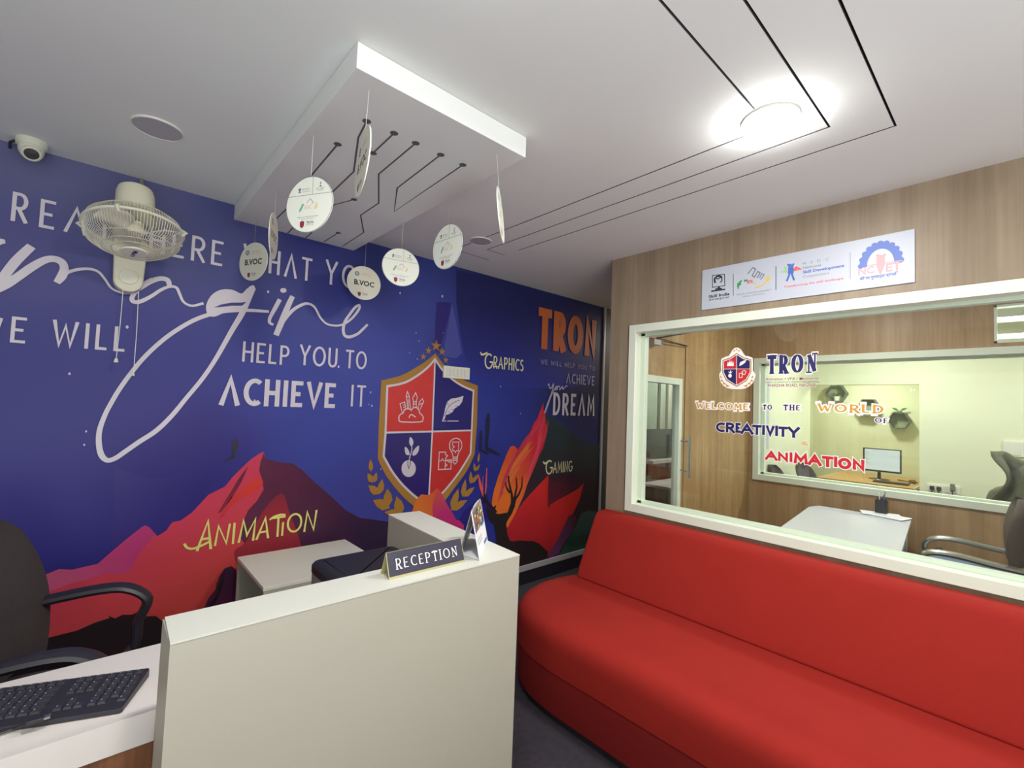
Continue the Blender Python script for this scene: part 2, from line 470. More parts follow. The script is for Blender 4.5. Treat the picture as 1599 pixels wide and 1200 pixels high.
def draw_letters(mb, fr, letters, v0, h, w, lift, contrast=None, serif=0, grow=0):
    wh = w*h
    for ch, strokes in letters:
        if contrast and ch == 'T' and serif:
            (xa_, ya_), (xb_, _) = strokes[0][0], strokes[0][-1]; tk = contrast[1]*h
            strokes = strokes+[[(xa_, ya_-h*.14), (xa_, ya_-.001)], [(xb_, ya_-h*.14), (xb_, ya_-.001)]]
        for pts in strokes:
            closed = ch == 'O'
            pts = list(pts)
            if not closed:
                for e, e2 in ((0, 1), (-1, -2)):
                    a, b = np.array(pts[e]), np.array(pts[e2]); d = (a-b)/(np.linalg.norm(a-b)+1e-9)
                    rel = (a[1]-v0)/h
                    ext = grow/2
                    if abs(d[1]) > .6 and (rel < w*.6 or rel > 1-w*.6): ext += wh/2/abs(d[1])
                    elif ch in 'ELTF' and abs(d[0]) > .9 and len(pts) > 2: ext += wh/2*.6
                    elif ch == 'T' and abs(d[0]) > .9: ext += wh/2
                    pts[e] = tuple(a+d*ext)
            if contrast is None:
                if closed: ribbon(mb, fr, pts[:-1], wh+grow, lift, closed=True)
                else: ribbon(mb, fr, pts, wh+grow, lift)
                continue
            thin, thick = contrast
            if len(pts) > 6 or closed:
                ws = []
                for i in range(len(pts)):
                    a = np.array(pts[max(0, i-1)]); b = np.array(pts[min(len(pts)-1, i+1)]); d = b-a
                    d = d/(np.linalg.norm(d)+1e-9); ws.append((thin+(thick-thin)*abs(d[1])**1.5)*h+grow)
                ribbon(mb, fr, pts, ws, lift)
            else:
                for i in range(len(pts)-1):
                    a = np.array(pts[i]); b = np.array(pts[i+1]); d = b-a; d = d/(np.linalg.norm(d)+1e-9)
                    up = d[0]*d[1] > 0 and abs(d[0]) > .12
                    ww = thin if (abs(d[1]) < .4 or up or (ch == 'N' and abs(d[0]) < .12) or (ch == 'M' and i == 0)) else thick
                    ribbon(mb, fr, [tuple(a-d*grow/2), tuple(b+d*grow/2)], ww*h+grow, lift)
            if serif and not closed:
                for q, q2 in ((pts[0], pts[1]), (pts[-1], pts[-2])):
                    rel = (q[1]-v0)/h
                    if (rel < .15 or rel > .85) and abs(q[1]-q2[1]) > abs(q[0]-q2[0])*.9:
                        y = q[1]+(thin*h/2 if rel < .5 else -thin*h/2)
                        ribbon(mb, fr, [(q[0]-(serif+thick/2)*h-grow/2, y), (q[0]+(serif+thick/2)*h+grow/2, y)], thin*h+grow, lift)
def stroke_text(mb, fr, s, pl, pr, ptop, w, lift=L, gap=.16, contrast=None, serif=0, grow=0, slant=0):
    """s between baseline pixels pl and pr, letter tops at pixel ptop (over pl); w stroke width as share of height"""
    u0, v0 = fr.uv(*pl); u1, _ = fr.uv(*pr); h = fr.uv(*ptop)[1]-v0
    draw_letters(mb, fr, fit_text(s, u0, u1, v0, h, w, gap, slant), v0, h, w, lift, contrast, serif, grow)
def inter(mb, fr, s, pl, pr, ptop, lift=L, bold=0, mirror=False):
    """plain sans text set flat, fitted between two baseline pixels"""
    u0, v0 = fr.uv(*pl); u1, _ = fr.uv(*pr); h = fr.uv(*ptop)[1]-v0
    text_uv(mb, fr, s, u0, u1, v0, h, lift, bold)
def text_uv(mb, fr, s, u0, u1, v0, h, lift=L, bold=0):
    cu = bpy.data.curves.new('t', 'FONT'); cu.body = s; cu.size = 1; cu.resolution_u = 2; cu.offset = bold
    ob = bpy.data.objects.new('t', cu)
    try:
        me = bpy.data.meshes.new_from_object(ob)
    except Exception:
        me = None
    if me is None or len(me.vertices) == 0:
        bpy.data.objects.remove(ob); return
    co = np.array([v.co[:2] for v in me.vertices]); x0, x1 = co[:, 0].min(), co[:, 0].max()
    sx = (u1-u0)/max(1e-6, x1-x0); sy = h/.73
    b = len(mb.v)
    for x, y in co: mb.v.append(tuple(fr.p3(u0+(x-x0)*sx, v0+y*sy, lift)))
    for p in me.polygons: mb.f.append(tuple(b+i for i in p.vertices))
    bpy.data.meshes.remove(me); bpy.data.objects.remove(ob); bpy.data.curves.remove(cu)
def pxribbon(mb, fr, pts, w, lift=L, closed=False, sm=0):
    """pixel path; w in metres or per-point widths given as third value (pixels, scaled)"""
    if sm: pts = smooth_pts(pts, sm, closed)
    uv = [fr.uv(p[0], p[1]) for p in pts]
    if len(pts[0]) > 2:
        s = np.linalg.norm(np.array(fr.uv(pts[0][0]+10, pts[0][1]))-np.array(uv[0]))/10*.93
        sc = []
        for p in pts:
            a = fr.uv(p[0], p[1]); b = fr.uv(p[0], p[1]-10); sc.append(abs(b[1]-a[1])/10*p[2])
        ribbon(mb, fr, uv, sc, lift, closed)
    else: ribbon(mb, fr, uv, w, lift, closed)

# ================================================================= SETTING
W0, WB = -1.7, -2.4        # hall left wall x, hall back wall y
def bx(name, a, b, m, parent=None, bevel=0, kind=None):
    o = MB().box(a, b).build(name, M[m], parent, bevel=bevel, world=True)
    if kind: o['kind'] = kind
    return o
bx('floor', (W0-.1, WB-.1, -.1), (9.2, 3.0, 0), 'carpet', kind='structure')

# ceiling: boards with three nested shadow grooves between them
gx = [1.722, 1.870, 2.018]; gyn = [.605, .460, .300]; gyf = [2.55, 2.385, 2.235]; g = .0035
xs = sorted([W0-.1, 9.2]+[a+d for a in gx for d in (-g, g)]); ys = sorted([WB-.1, 3.0]+[a+d for a in gyn+gyf for d in (-g, g)])
mb = MB()
for i in range(len(xs)-1):
    for j in range(len(ys)-1):
        cx = (xs[i]+xs[i+1])/2; cy = (ys[j]+ys[j+1])/2; skip = False
        for k in range(3):
            if abs(cx-gx[k]) < g and gyn[k]-g < cy < gyf[k]+g: skip = True
            if abs(cy-gyn[k]) < g and cx < gx[k]+g: skip = True
            if abs(cy-gyf[k]) < g and gx[k]-g < cx < DX+.06: skip = True
        if not skip: mb.box((xs[i], ys[j], CE), (xs[i+1], ys[j+1], CE+.018))
o = mb.build('ceiling', M['ceiling']); struct(o)
o.data.materials.append(M['groove_side_shade'])
for p in o.data.polygons:
    if abs(p.normal.z) < .5: p.material_index = 1  # board edges coloured dark: shade painted into the groove sides
bx('trim_1', (W0-.1, WB-.1, CE+.0185), (9.2, 3.0, CE+.1), 'groove', kind='structure')

bx('wall_front', (W0-.1, DY, 0), (9.2, DY+.1, CE+.0), 'wall_teal', kind='structure')
bx('wall_left', (W0-.1, WB, 0), (W0, DY, CE), 'wall_plain', kind='structure')
bx('wall_back', (W0-.1, WB-.1, 0), (9.2, WB, CE), 'wall_plain', kind='structure')
# wood veneered wall of the cabin with the long window opening
WT = .08; oy0, oy1, oz0, oz1 = -.75, 1.742, .857, 2.055
mb = MB(); x0, x1 = DX, DX+WT
mb.box((x0, oy1, 0), (x1, 1.902, CE)); mb.box((x0, WB, 0), (x1, oy0, CE)); mb.box((x0, oy0, 0), (x1, oy1, oz0)); mb.box((x0, oy0, oz1), (x1, oy1, CE))
struct(mb.build('wall_right', M['wood_right']))
# cabin: side wall with the door, far wall with the second window
dlx0, dlx1, dlz = 2.70, 3.54, 2.04
mb = MB(); mb.box((x1, YL, 0), (dlx0, 1.902, CE)); mb.box((dlx1, YL, 0), (X3, 1.902, CE)); mb.box((dlx0, YL, dlz), (dlx1, 1.902, CE))
mbw = MB(); mbw.box((x1+.0, YL-.001, 0), (dlx0, YL, CE))
struct(mb.build('wall_cabin_left', M['wood_cabin']))
bx('wall_cabin_far_left', (X2+WT, YL-.004, 0), (X3, YL-.0005, CE), 'wall_green', kind='structure')
iy0, iy1, iz0, iz1 = -.45, 1.815, .872, 2.062
ty0, ty1, tz0, tz1 = -.45, .16, 2.09, 2.37
mb = MB(); a, b = X2, X2+WT
mb.box((a, iy1, 0), (b, YL-.0, CE)); mb.box((a, WB, 0), (b, iy0, CE)); mb.box((a, iy0, 0), (b, iy1, iz0))
mb.box((a, ty1, iz1), (b, iy1, CE)); mb.box((a, iy0, iz1), (b, ty1, tz0)); mb.box((a, iy0, tz1), (b, ty1, CE))
struct(mb.build('wall_cabin_right', M['wood_inner']))
# far office: bright wall, glass partition bay, olive recess
struct(MB().box((X3, WB, 0), (X3+.1, .80, CE)).box((X3, .80, 1.91), (X3+.1, 1.9, CE)).build('wall_office_far', M['wall_green']))
struct(MB().box((X4, .3, 0), (X4+.1, 2.9, CE)).box((X3+.1, .70, 0), (X4, .80, CE)).box((X3+.1, 2.15, 0), (X4, 2.25, CE)).box((X3+.1, .8, 2.2), (X4, 2.15, 2.25)).build('wall_recess', M['wall_olive']))

# baseboard of the printed wall: aluminium strip over dark skirting, steel end strip
al0 = 1.5-.4849*DY; al1 = 1.5-.4685*DY
struct(MB().box((W0, DY-.018, al0), (3.79, DY-.001, al1)).build('trim_2', M['alu'], bevel=.002))
struct(MB().box((W0, DY-.012, 0), (3.87, DY-.001, al0)).build('baseboard_front', M['skirting']))
struct(MB().box((3.768, DY-.02, al1), (3.79, DY-.001, CE)).build('trim_3', M['alu']))
struct(MB().box((3.79, DY-.012, al0), (4.45, DY-.001, CE)).build('trim_4', M['darkpanel']))

# ---------------------------------------------------------------- windows
def frame_bars(root, x, y0, y1, z0, z1, face, proud, depth, m='white_frame', glass='glass', gx=None, sill=.0):
    """timber lining of an opening in an x = const wall, each bar its own piece, plus a pane"""
    xa, xb = x-proud, x+depth
    for a, b in (((xa, y0, z0), (xb, y0+face, z1)), ((xa, y1-face, z0), (xb, y1, z1)), ((xa, y0+face, z0), (xb, y1-face, z0+face)), ((xa, y0+face, z1-face), (xb, y1-face, z1))):
        bx('frame_bar', a, b, m, root, bevel=.002)
    s = .018  # inner stop holding the glass
    gx = x+depth*.55 if gx is None else gx
    for a, b in (((gx+.004, y0+face, z0+face), (xb+.015, y0+face+s+.012, z1-face)), ((gx+.004, y1-face-s-.012, z0+face), (xb+.015, y1-face, z1-face)),
                 ((gx+.004, y0+face, z0+face), (xb+.015, y1-face, z0+face+s)), ((gx+.004, y0+face, z1-face-s), (xb+.015, y1-face, z1-face))):
        bx('glazing_bead', a, b, m, root, bevel=.001)
    bx('glass_pane', (gx, y0+face-.004, z0+face-.004), (gx+.004, y1-face+.004, z1-face+.004), glass, root)
w1 = thing('window_1', None, None, (DX, (oy0+oy1)/2, oz0), kind='structure')
frame_bars(w1, DX, oy0, oy1, oz0, oz1, .05, .016, WT, gx=DX+.046)
w2 = thing('window_2', None, None, (X2, (iy0+iy1)/2, iz0), kind='structure')
frame_bars(w2, X2, iy0, iy1, iz0, iz1, .055, .016, WT)
w3 = thing('window_3', None, None, (X2, (ty0+ty1)/2, tz0), kind='structure')
bx('glass_pane', (X2+.03, ty0, tz0), (X2+.034, ty1, tz1), 'glass', w3)
bx('frame_bar', (X2-.004, ty0, tz0), (X2+WT, ty1, tz0+.015), 'white_frame', w3)
bx('frame_bar', (X2-.004, ty0, tz1-.015), (X2+WT, ty1, tz1), 'white_frame', w3)
bx('frame_bar', (X2-.004, ty1-.015, tz0), (X2+WT, ty1, tz1), 'white_frame', w3)
# frameless partition of the recess
w4 = thing('window_4', None, None, (X3, 1.3, 0), kind='structure')
bx('glass_pane', (X3+.04, .80, 0), (X3+.05, YL+.05, 1.91), 'glass_tint', w4)
mb = MB(); text_uv(mb, Fr((X3+.039, 0, 0), (0, -1, 0), (0, 0, 1)), '3+', -.885, -.835, 1.83, .04)
mb.build('window_marking', M['ink_white'], w4, world=True, recalc=False)

# cabin door: veneered leaf with a white framed pane, bar handle, closer
d1 = thing('door_1', None, None, (dlx0, YL, 0), kind='structure')
px0, px1, pz0, pz1 = 2.76, 3.475, .30, 1.765
mb = MB(); ya, yb = YL+.004, YL+.044
mb.box((dlx0+.004, ya, 0), (px0, yb, dlz-.006)); mb.box((px1, ya, 0), (dlx1-.006, yb, dlz-.006)); mb.box((px0, ya, 0), (px1, yb, pz0)); mb.box((px0, ya, pz1), (px1, yb, dlz-.006))
mb.build('door_leaf', M['wood_cabin'], d1, world=True)
for a, b in (((px0, YL-.012, pz0), (px0+.05, yb, pz1)), ((px1-.05, YL-.012, pz0), (px1, yb, pz1)), ((px0+.05, YL-.012, pz0), (px1-.05, yb, pz0+.05)), ((px0+.05, YL-.012, pz1-.05), (px1-.05, yb, pz1))):
    bx('pane_frame', a, b, 'white_frame', d1, bevel=.002)
bx('glass_pane', (px0+.045, YL+.02, pz0+.045), (px1-.045, YL+.025, pz1-.045), 'glass_door', d1)
h = MB(); h.tube([(3.487, YL-.07, .99), (3.487, YL-.07, 1.315)], .012, 10).tube([(3.462, YL+.0, 1.045), (3.47, YL-.04, 1.045), (3.487, YL-.07, 1.045)], .007, 8).tube([(3.462, YL, 1.275), (3.47, YL-.04, 1.275), (3.487, YL-.07, 1.275)], .007, 8)
h.build('door_handle', M['chrome'], d1, smooth=True, world=True)
cl = MB().box((2.98, YL-.05, 1.985), (3.075, YL-.0, 2.025)); cl.build('door_closer', M['alu'], d1, bevel=.004, world=True)
MB().tube([(3.0, YL-.055, 2.03), (3.28, YL-.16, 2.10)], .006, 6).tube([(3.02, YL-.05, 2.035), (3.53, YL-.02, 2.035)], .004, 6).build('closer_arm', M['black_plastic'], d1, world=True)

# ================================================================= MURAL
mu = thing('wall_mural', 'huge printed blue wall mural with red mountain, crest, deer and slogans', 'mural', (1.0, DY, 0))
ux0, ux1, uz0, uz1 = W0, 3.768, al1, CE
ctrl = [(60,260,112,116,162),(230,300,104,108,160),(360,360,80,86,150),(60,360,84,84,156),(60,600,56,56,150),(80,780,54,50,150),(250,550,58,60,156),(300,690,54,42,140),(240,760,50,40,140),(450,600,62,74,176),(520,700,66,82,186),(600,520,72,82,180),
        (620,620,72,84,186),(560,760,66,72,172),(600,560,76,88,186),(760,640,52,66,172),(800,560,42,52,150),(860,480,34,44,110),(920,520,32,44,98),(780,440,32,44,104),(600,440,46,56,132),(500,400,52,58,140),
        (900,620,44,48,112),(730,720,46,48,158),(760,600,48,62,168),(930,600,36,46,96),(640,480,70,84,176)]  # print blues; dimmer passage light and top-left haze are put into these colours
cu_ = np.array([MUR.uv(c[0], c[1]) for c in ctrl]); cc = np.array([srgb(*[k*.84+4 for k in c[2:]])[:3] for c in ctrl])
nx, nz = 90, 40; V = []; cols = []
for j in range(nz+1):
    for i in range(nx+1):
        u = ux0+(ux1-ux0)*i/nx; v = uz0+(uz1-uz0)*j/nz
        V.append(tuple(MUR.p3(u, v, 0))); dd = ((cu_-np.array([u, v]))**2).sum(1)+.02; wg = dd**-1.7
        cols.append((wg[:, None]*cc).sum(0)/wg.sum())
Fc = [(j*(nx+1)+i, j*(nx+1)+i+1, (j+1)*(nx+1)+i+1, (j+1)*(nx+1)+i) for j in range(nz) for i in range(nx)]
n0 = len(V); x0, x1 = ux0, ux1
V += [(x0, DY-.0005, uz0), (x1, DY-.0005, uz0), (x1, DY-.0005, uz1), (x0, DY-.0005, uz1)]
Fc += [(n0, n0+3, n0+2, n0+1), (0, n0, n0+1, nx), (nx, n0+1, n0+2, (nz+1)*(nx+1)-1)]
cols += [cc[0]]*4
me = bpy.data.meshes.new('printed_sheet'); me.from_pydata([tuple(Vector(v)-mu.location) for v in V], [], Fc)
at = me.color_attributes.new('Col', 'FLOAT_COLOR', 'POINT')
at.data.foreach_set('color', np.hstack([np.array(cols), np.ones((len(cols), 1))]).astype(np.float32).ravel())
me.materials.append(M['mural_print']); me.update()
o = bpy.data.objects.new('printed_sheet', me); C.objects.link(o); o.parent = mu

def mf(name, mkey, px, lay=1, sm=0):
    if sm: px = smooth_pts(px, sm, True)
    return flat(name, M[mkey], mu, MUR, [px], L*lay)
P3 = lambda px, py: PY(px, py, DY)
# sky shapes
mf('sky_shape', 'mur_indigo', [(682,472),(706,472),(700,500),(690,535),(686,552),(679,545),(680,510)])
grad('g_navy', srgb(36, 40, 96), srgb(48, 56, 146), P3(800,490), P3(800,612), noise=.03)
mf('sky_shape', 'g_navy', [(713,421),(930,481),(930,600),(870,606),(800,608),(762,600),(742,585),(728,562),(719,520),(713,470)], 1)
mf('sky_shape', 'mur_haze', [(706,474),(713,505),(722,552),(712,560),(692,556),(698,520)], 2)
grad('g_sky2', srgb(54, 46, 126), srgb(46, 38, 120), P3(180,650), P3(340,650))
mf('sky_shape', 'g_sky2', [(178,728),(230,748),(262,746),(300,730),(338,722),(334,740),(322,775),(300,801),(270,815),(246,837),(234,824),(224,822),(200,838),(176,858)], 1)
# big mountain
grad('g_mount', srgb(206, 62, 90), srgb(200, 70, 64), P3(260,800), P3(330,930), noise=.1)
mount = [(-300,1010),(-20,935),(40,915),(68,899),(93,889),(113,890),(153,881),(170,866),(198,842),(224,822),(228,821),(234,824),(246,837.6),(254,833),(261,828),(266,820),(270.6,815.5),(283,813),(300,801),(326,773),(340,766),(352,760),(364,745),(375,734),(392,718),(405,709),(412,706),(416,717),(435,722),(457,724),(472,734),(487,749),(517,775),(540,797),(562,809),(600,814),(640,822)]
uvm = [MUR.uv(*p) for p in mount]; uvm[0] = (W0+.01, uvm[0][1])
uvm = [(max(W0+.01, u), v) for u, v in uvm]+[(uvm[-1][0], al1), (W0+.01, al1)]
mb = MB(); poly(mb, MUR, uvm, L*2); mb.build('mountain', M['g_mount'], mu, world=True, recalc=False)
grad('g_pink', srgb(196, 84, 124), srgb(186, 58, 118), P3(90,900), P3(200,850), noise=.12)
mf('mountain_face', 'g_pink', [(68,899),(93,889),(113,890),(153,881),(170,866),(198,842),(224,822),(228,821),(234,824),(243,834),(234,846),(217,866),(204,890),(190,897),(160,896),(146,903),(110,912),(76,925)], 3)
grad('g_maroon', srgb(96, 40, 70), srgb(46, 32, 62), P3(420,730), P3(590,800), noise=.12, ns=5)
mf('mountain_shade', 'g_maroon', [(412,708),(416,717),(435,722),(457,724),(472,734),(487,749),(517,775),(540,797),(562,809),(600,814),(640,822),(640,1000),(470,1000),(455,880),(440,850),(420,845),(385,852),(375,840),(380,815),(388,797),(402,782),(412,765),(410,750),(405,735),(407,722)], 3)
grad('g_shade2', srgb(150, 44, 58), srgb(96, 36, 60), P3(430,800), P3(430,730), noise=.15, ns=5)
mf('mountain_shade', 'g_shade2', [(455,940),(400,930),(376,895),(366,862),(385,846),(410,800),(440,770),(452,800),(470,850),(472,900)], 4, 3)
grad('g_orange1', srgb(214, 62, 54), srgb(196, 48, 70), P3(395,780), P3(350,820), noise=.08)
mf('mountain_face', 'g_orange1', [(412,752),(404,764),(392,772),(378,778),(362,790),(350,806),(340,812),(352,794),(362,776),(384,760),(400,746)], 4)
mf('mountain_shade', 'g_shade2', [(375,745),(388,728),(378,752),(360,782),(346,800),(340,802),(356,776)], 4)
grad('g_plum', srgb(84, 36, 66), srgb(52, 36, 60), P3(340,930), P3(370,880))
mf('dark_hill', 'g_plum', [(318,952),(326,934),(336,922),(342,902),(351,888),(362,884),(368,890),(376,930),(376,1000),(318,1000)], 4)
mf('grass_tuft', 'mur_black', [(322,952),(332,938),(338,930),(340,918),(337,908),(341,915),(347,905),(351,889),(350,905),(346,920),(340,936),(332,946)], 5)
mf('dark_hill', 'mur_black', [(-260,1100),(-100,1040),(0,1012),(60,1000),(120,985),(150,972),(172,965),(169,961),(180,966),(192,960),(206,960),(216,956),(222,952),(218,959),(224,963),(244,962),(256,972),(266,990),(272,1020),(276,1200),(-260,1300)], 5)
# shield
gold = smooth_pts([(595.5,594.5),(626.7,586.5),(650,574),(668,562),(679.8,552)], 4)+smooth_pts([(679.8,552),(690,566),(704,581),(725.8,594.4),(746.3,602.5)], 4)+[(745,660),(741.3,709)]+smooth_pts([(741.3,709),(730,734),(710,762),(692,785),(669,804)], 4)+smooth_pts([(669,804),(644,789),(623,769),(603,743),(590,717)], 4)+[(591.3,668)]
mf('crest_border', 'mur_gold', gold, 6)
top_l = smooth_pts([(604.7,603.5),(630,598.5),(650,588),(668,574),(679.3,561)], 4); top_r = smooth_pts([(679.3,561),(690,577),(704,591),(722,603),(739.3,610.5)], 4)
bot_r = smooth_pts([(735,708),(730,717),(716.7,738),(703,756),(690.7,770),(669,790)], 4); bot_l = smooth_pts([(669,790),(650,777),(630,758.7),(614,739),(604,722),(599,713)], 4)
cx_t, cx_m, cx_b = (679.3,561), (675,673.5), (669,790)
grad('g_cr', srgb(206, 64, 62), srgb(190, 48, 46), P3(640,590), P3(700,760))
mf('crest_quarter', 'g_cr', top_l+[cx_m,(602,676)], 7)
mf('crest_quarter', 'mur_crestnavy', top_r+[(736.5,672.5), cx_m], 7)
mf('crest_quarter', 'mur_crestnavy', [(602,676), cx_m]+bot_l, 7)
mf('crest_quarter', 'g_cr', [cx_m, (736.5,672.5)]+bot_r, 7)
mb = MB(); lw = .0125
def px(pts, w_, lift=8, closed=False, sm=0): pxribbon(mb, MUR, pts, w_, L*lift, closed, sm)
px(top_l+top_r[1:]+[(736.5,672.5)]+bot_r+bot_l[1:]+[(602,676)], .015, closed=True)
px([cx_t, cx_m, cx_b], lw, 9); px([(602,676), (736.5,672.5)], lw, 9)
mb.build('crest_outline', M['mur_white'], mu, world=True, recalc=False)
# crest drawings
def z1(l): return [(570+a/7.06, 530+b/7.06)+tuple(r) for a, b, *r in l]
def z2(l): return [(570+a/7.5, 660+b/7.5)+tuple(r) for a, b, *r in l]
t = .006
mb = MB()
px(z1([(400,912),(375,885),(375,850),(395,825),(420,815),(430,785),(460,768),(490,770),(510,785),(525,760),(560,752),(590,775),(603,815),(625,835),(640,860),(635,890),(610,912)]), .0075, 9, True, 2)
px(z1([(410,815),(385,712),(435,692),(450,765)]), t, 9)
for k in range(3): px(z1([(415+k*4,728+k*24),(438+k*3,722+k*24)]), t*.8, 9)
px(z1([(470,765),(455,620),(465,575),(485,620),(500,775)]), t, 9); px(z1([(460,635),(485,632)]), t*.8, 9); px(z1([(475,665),(478,765)]), t*.8, 9)
px(z1([(530,755),(532,680),(525,650),(557,590),(577,640),(565,680),(565,755)]), t, 9); px(z1([(532,690),(565,690)]), t, 9); px(z1([(532,715),(565,715)]), t, 9)
px(z1([(585,760),(600,690),(632,655),(645,690),(605,775)]), t, 9); px(z1([(600,720),(632,705)]), t, 9)
px(z1([(488,870),(490,845),(515,832),(545,852),(558,858)]), t*1.2, 9, sm=3)
mb.build('crest_drawing', M['mur_white'], mu, world=True, recalc=False)
mb = MB()
ppoly(mb, MUR, z1([(848,905),(870,830),(880,770),(905,690),(950,655),(1010,648),(1084,625),(1070,690),(1040,730),(985,765),(965,800),(930,825),(890,835),(878,880)]), L*9)
px(z1([(848,902),(895,902)]), .006, 9); px(z1([(908,902),(1030,902)]), .006, 9)
mb.build('crest_drawing', M['mur_white'], mu, world=True, recalc=False)
mb = MB(); px(z1([(875,850),(900,780),(950,715),(1040,670)]), .004, 10, sm=3)
for a, b in (((905,690),(918,735)), ((975,780),(950,770)), ((1030,738),(995,735)), ((940,828),(920,795))): px(z1([a, b]), .003, 10)
mb.build('crest_drawing', M['mur_crestnavy'], mu, world=True, recalc=False)
mb = MB()
ppoly(mb, MUR, [(570+(510+84*math.cos(q))/7.5, 660+(540-98*math.sin(q))/7.5) for q in np.linspace(0, 2*PI, 28, endpoint=False)], L*9)
for lf in ([(530,170),(560,205),(565,245),(542,278),(520,250),(517,210)], [(468,285),(500,310),(518,350),(518,380),(480,375),(465,330)], [(630,270),(628,325),(600,375),(558,388),(556,350),(590,300)]):
    ppoly(mb, MUR, smooth_pts(z2(lf), 3, True), L*9)
px(z2([(545,270),(545,330),(520,420),(510,500)]), .007, 9, sm=3)
mb.build('crest_drawing', M['mur_white'], mu, world=True, recalc=False)
mb = MB(); px(z2([(500,450),(500,500),(512,545),(525,500),(530,440)]), .005, 10); mb.build('crest_drawing', M['mur_crestnavy'], mu, world=True, recalc=False)
mb = MB()
px(z2([(1030,405),(1020,360),(992,300),(995,230),(1040,190),(1090,190),(1130,235),(1128,300),(1095,355),(1080,405)]), .007, 9, sm=3)
px(z2([(1030,405),(1080,405),(1078,460),(1050,490),(1028,460)]), .006, 9, True)
px(z2([(1030,425),(1080,423)]), t, 9); px(z2([(1030,445),(1080,443)]), t, 9)
px(z2([(1024,230),(1098,230),(1094,330),(1070,330),(1057,352),(1044,330),(1024,330),(1024,300),(1045,285),(1024,268)]), t, 9, True)
px(z2([(868,348),(942,346),(942,375),(965,390),(945,415),(942,445),(1010,438),(1005,545),(858,552)]), .007, 9, True)
px(z2([(865,450),(890,450),(905,425),(920,450),(940,450),(935,550)]), .006, 9); px(z2([(940,480),(960,500),(936,520)]), t, 9); px(z2([(960,445),(985,468),(1008,450)]), t, 9)
mb.build('crest_drawing', M['mur_white'], mu, world=True, recalc=False)
# stars and laurels
mb = MB()
def star(c, r, n=5, lift=9):
    q = []
    for k in range(2*n):
        rr = r if k % 2 == 0 else r*.42; a = PI/2+k*PI/n; q.append((c[0]+rr*math.cos(a), c[1]+rr*math.sin(a)))
    poly(mb, MUR, q, L*lift)
for p, r in (((681,540.5),.045), ((669,548),.03), ((690,549.5),.032), ((661,557.5),.027), ((696,562.5),.026)):
    star(MUR.uv(*p), r)
mb.build('star_print', M['mur_gold'], mu, world=True, recalc=False)
mb = MB()
def leafp(p, q, wd):
    a = np.array(MUR.uv(*p)); b = np.array(MUR.uv(*q)); d = b-a; n = np.array([-d[1], d[0]])/np.linalg.norm(d)*wd
    poly(mb, MUR, [tuple(a), tuple(a+d*.3+n), tuple(a+d*.65+n*.8), tuple(b), tuple(a+d*.65-n*.8), tuple(a+d*.3-n)], L*7)
for p, q, wd in (((579.5,737),(578.5,717),.016), ((582,754),(574,739),.02), ((584,754),(588,738),.018), ((592,772),(575,758),.026), ((593,772),(597,748),.024), ((609,794),(582,781),.034), ((606,792),(605,763),.034), ((630,803),(600,800),.03), ((626,806),(619,775),.038),
                 ((746.5,723),(748.5,707),.011), ((742,737),(740,723),.014), ((743,736),(749.5,725),.013), ((735,756),(735,736),.018), ((736,755),(748,740),.018), ((722,777),(727,748),.024), ((724,776),(741,761),.024), ((705,797),(716,763),.034), ((704,797),(730,781),.03)):
    leafp(p, q, wd)
mb.build('laurel_print', M['mur_gold'], mu, world=True, recalc=False)['kind'] = 'stuff'
# flames and hills on the right
grad('g_hill_o', srgb(216, 116, 44), srgb(206, 92, 60), P3(655,790), P3(680,775), noise=.04)
mf('orange_hill', 'g_hill_o', [(636,815),(644,797),(648,785),(651,778.7),(658,772),(664,773),(670,773),(675,769),(683,762),(688,775),(692,800),(692,840),(640,840)], 9.6)
grad('g_hill_m', srgb(204, 80, 74), srgb(184, 46, 112), P3(684,765), P3(696,800), noise=.06)
mf('pink_hill', 'g_hill_m', [(683,762),(690,771),(694,780),(698,788),(708.7,805),(712,812),(717,813),(724,820),(724,850),(680,840),(676,812),(675,790),(679,774)], 10)
mf('flame_print', 'mur_indigo', [(717,813),(724,800),(760,770),(768,790),(755,830),(724,830)], 4)
grad('g_slate', srgb(40, 58, 66), srgb(54, 38, 50), P3(880,670), P3(870,760), noise=.18, ns=4)
mf('dark_peak', 'g_slate', [(851,648),(864,652),(878,662),(898,680),(916,692),(941,700),(938,853),(812,897),(800,850),(812,790),(830,740)], 4)
grad('g_flame', srgb(226, 110, 44), srgb(206, 44, 62), P3(785,770), P3(835,700), noise=.22, ns=6)
mf('flame_print', 'g_flame', [(770,800),(768,785),(771,768),(778,745),(784,728),(792,708),(797,698),(802,696),(806,699),(810,704),(816,697),(822,684),(829,673),(833,662),(839,654),(842,645),(846,636),(848.7,629),(849,640),(851,648),(853,662),(855,671),(853,682),(848,700),(842,712),(834,732),(824,755),(818,774),(806,800),(790,830)], 5)
grad('g_pinkfl', srgb(224, 70, 96), srgb(196, 44, 70), P3(830,690), P3(846,640), noise=.1)
mf('flame_print', 'g_pinkfl', [(838,700),(842,668),(848,636),(850,655),(846,690),(838,718),(826,742),(820,748),(830,722)], 6)
rr2 = random.Random(11)
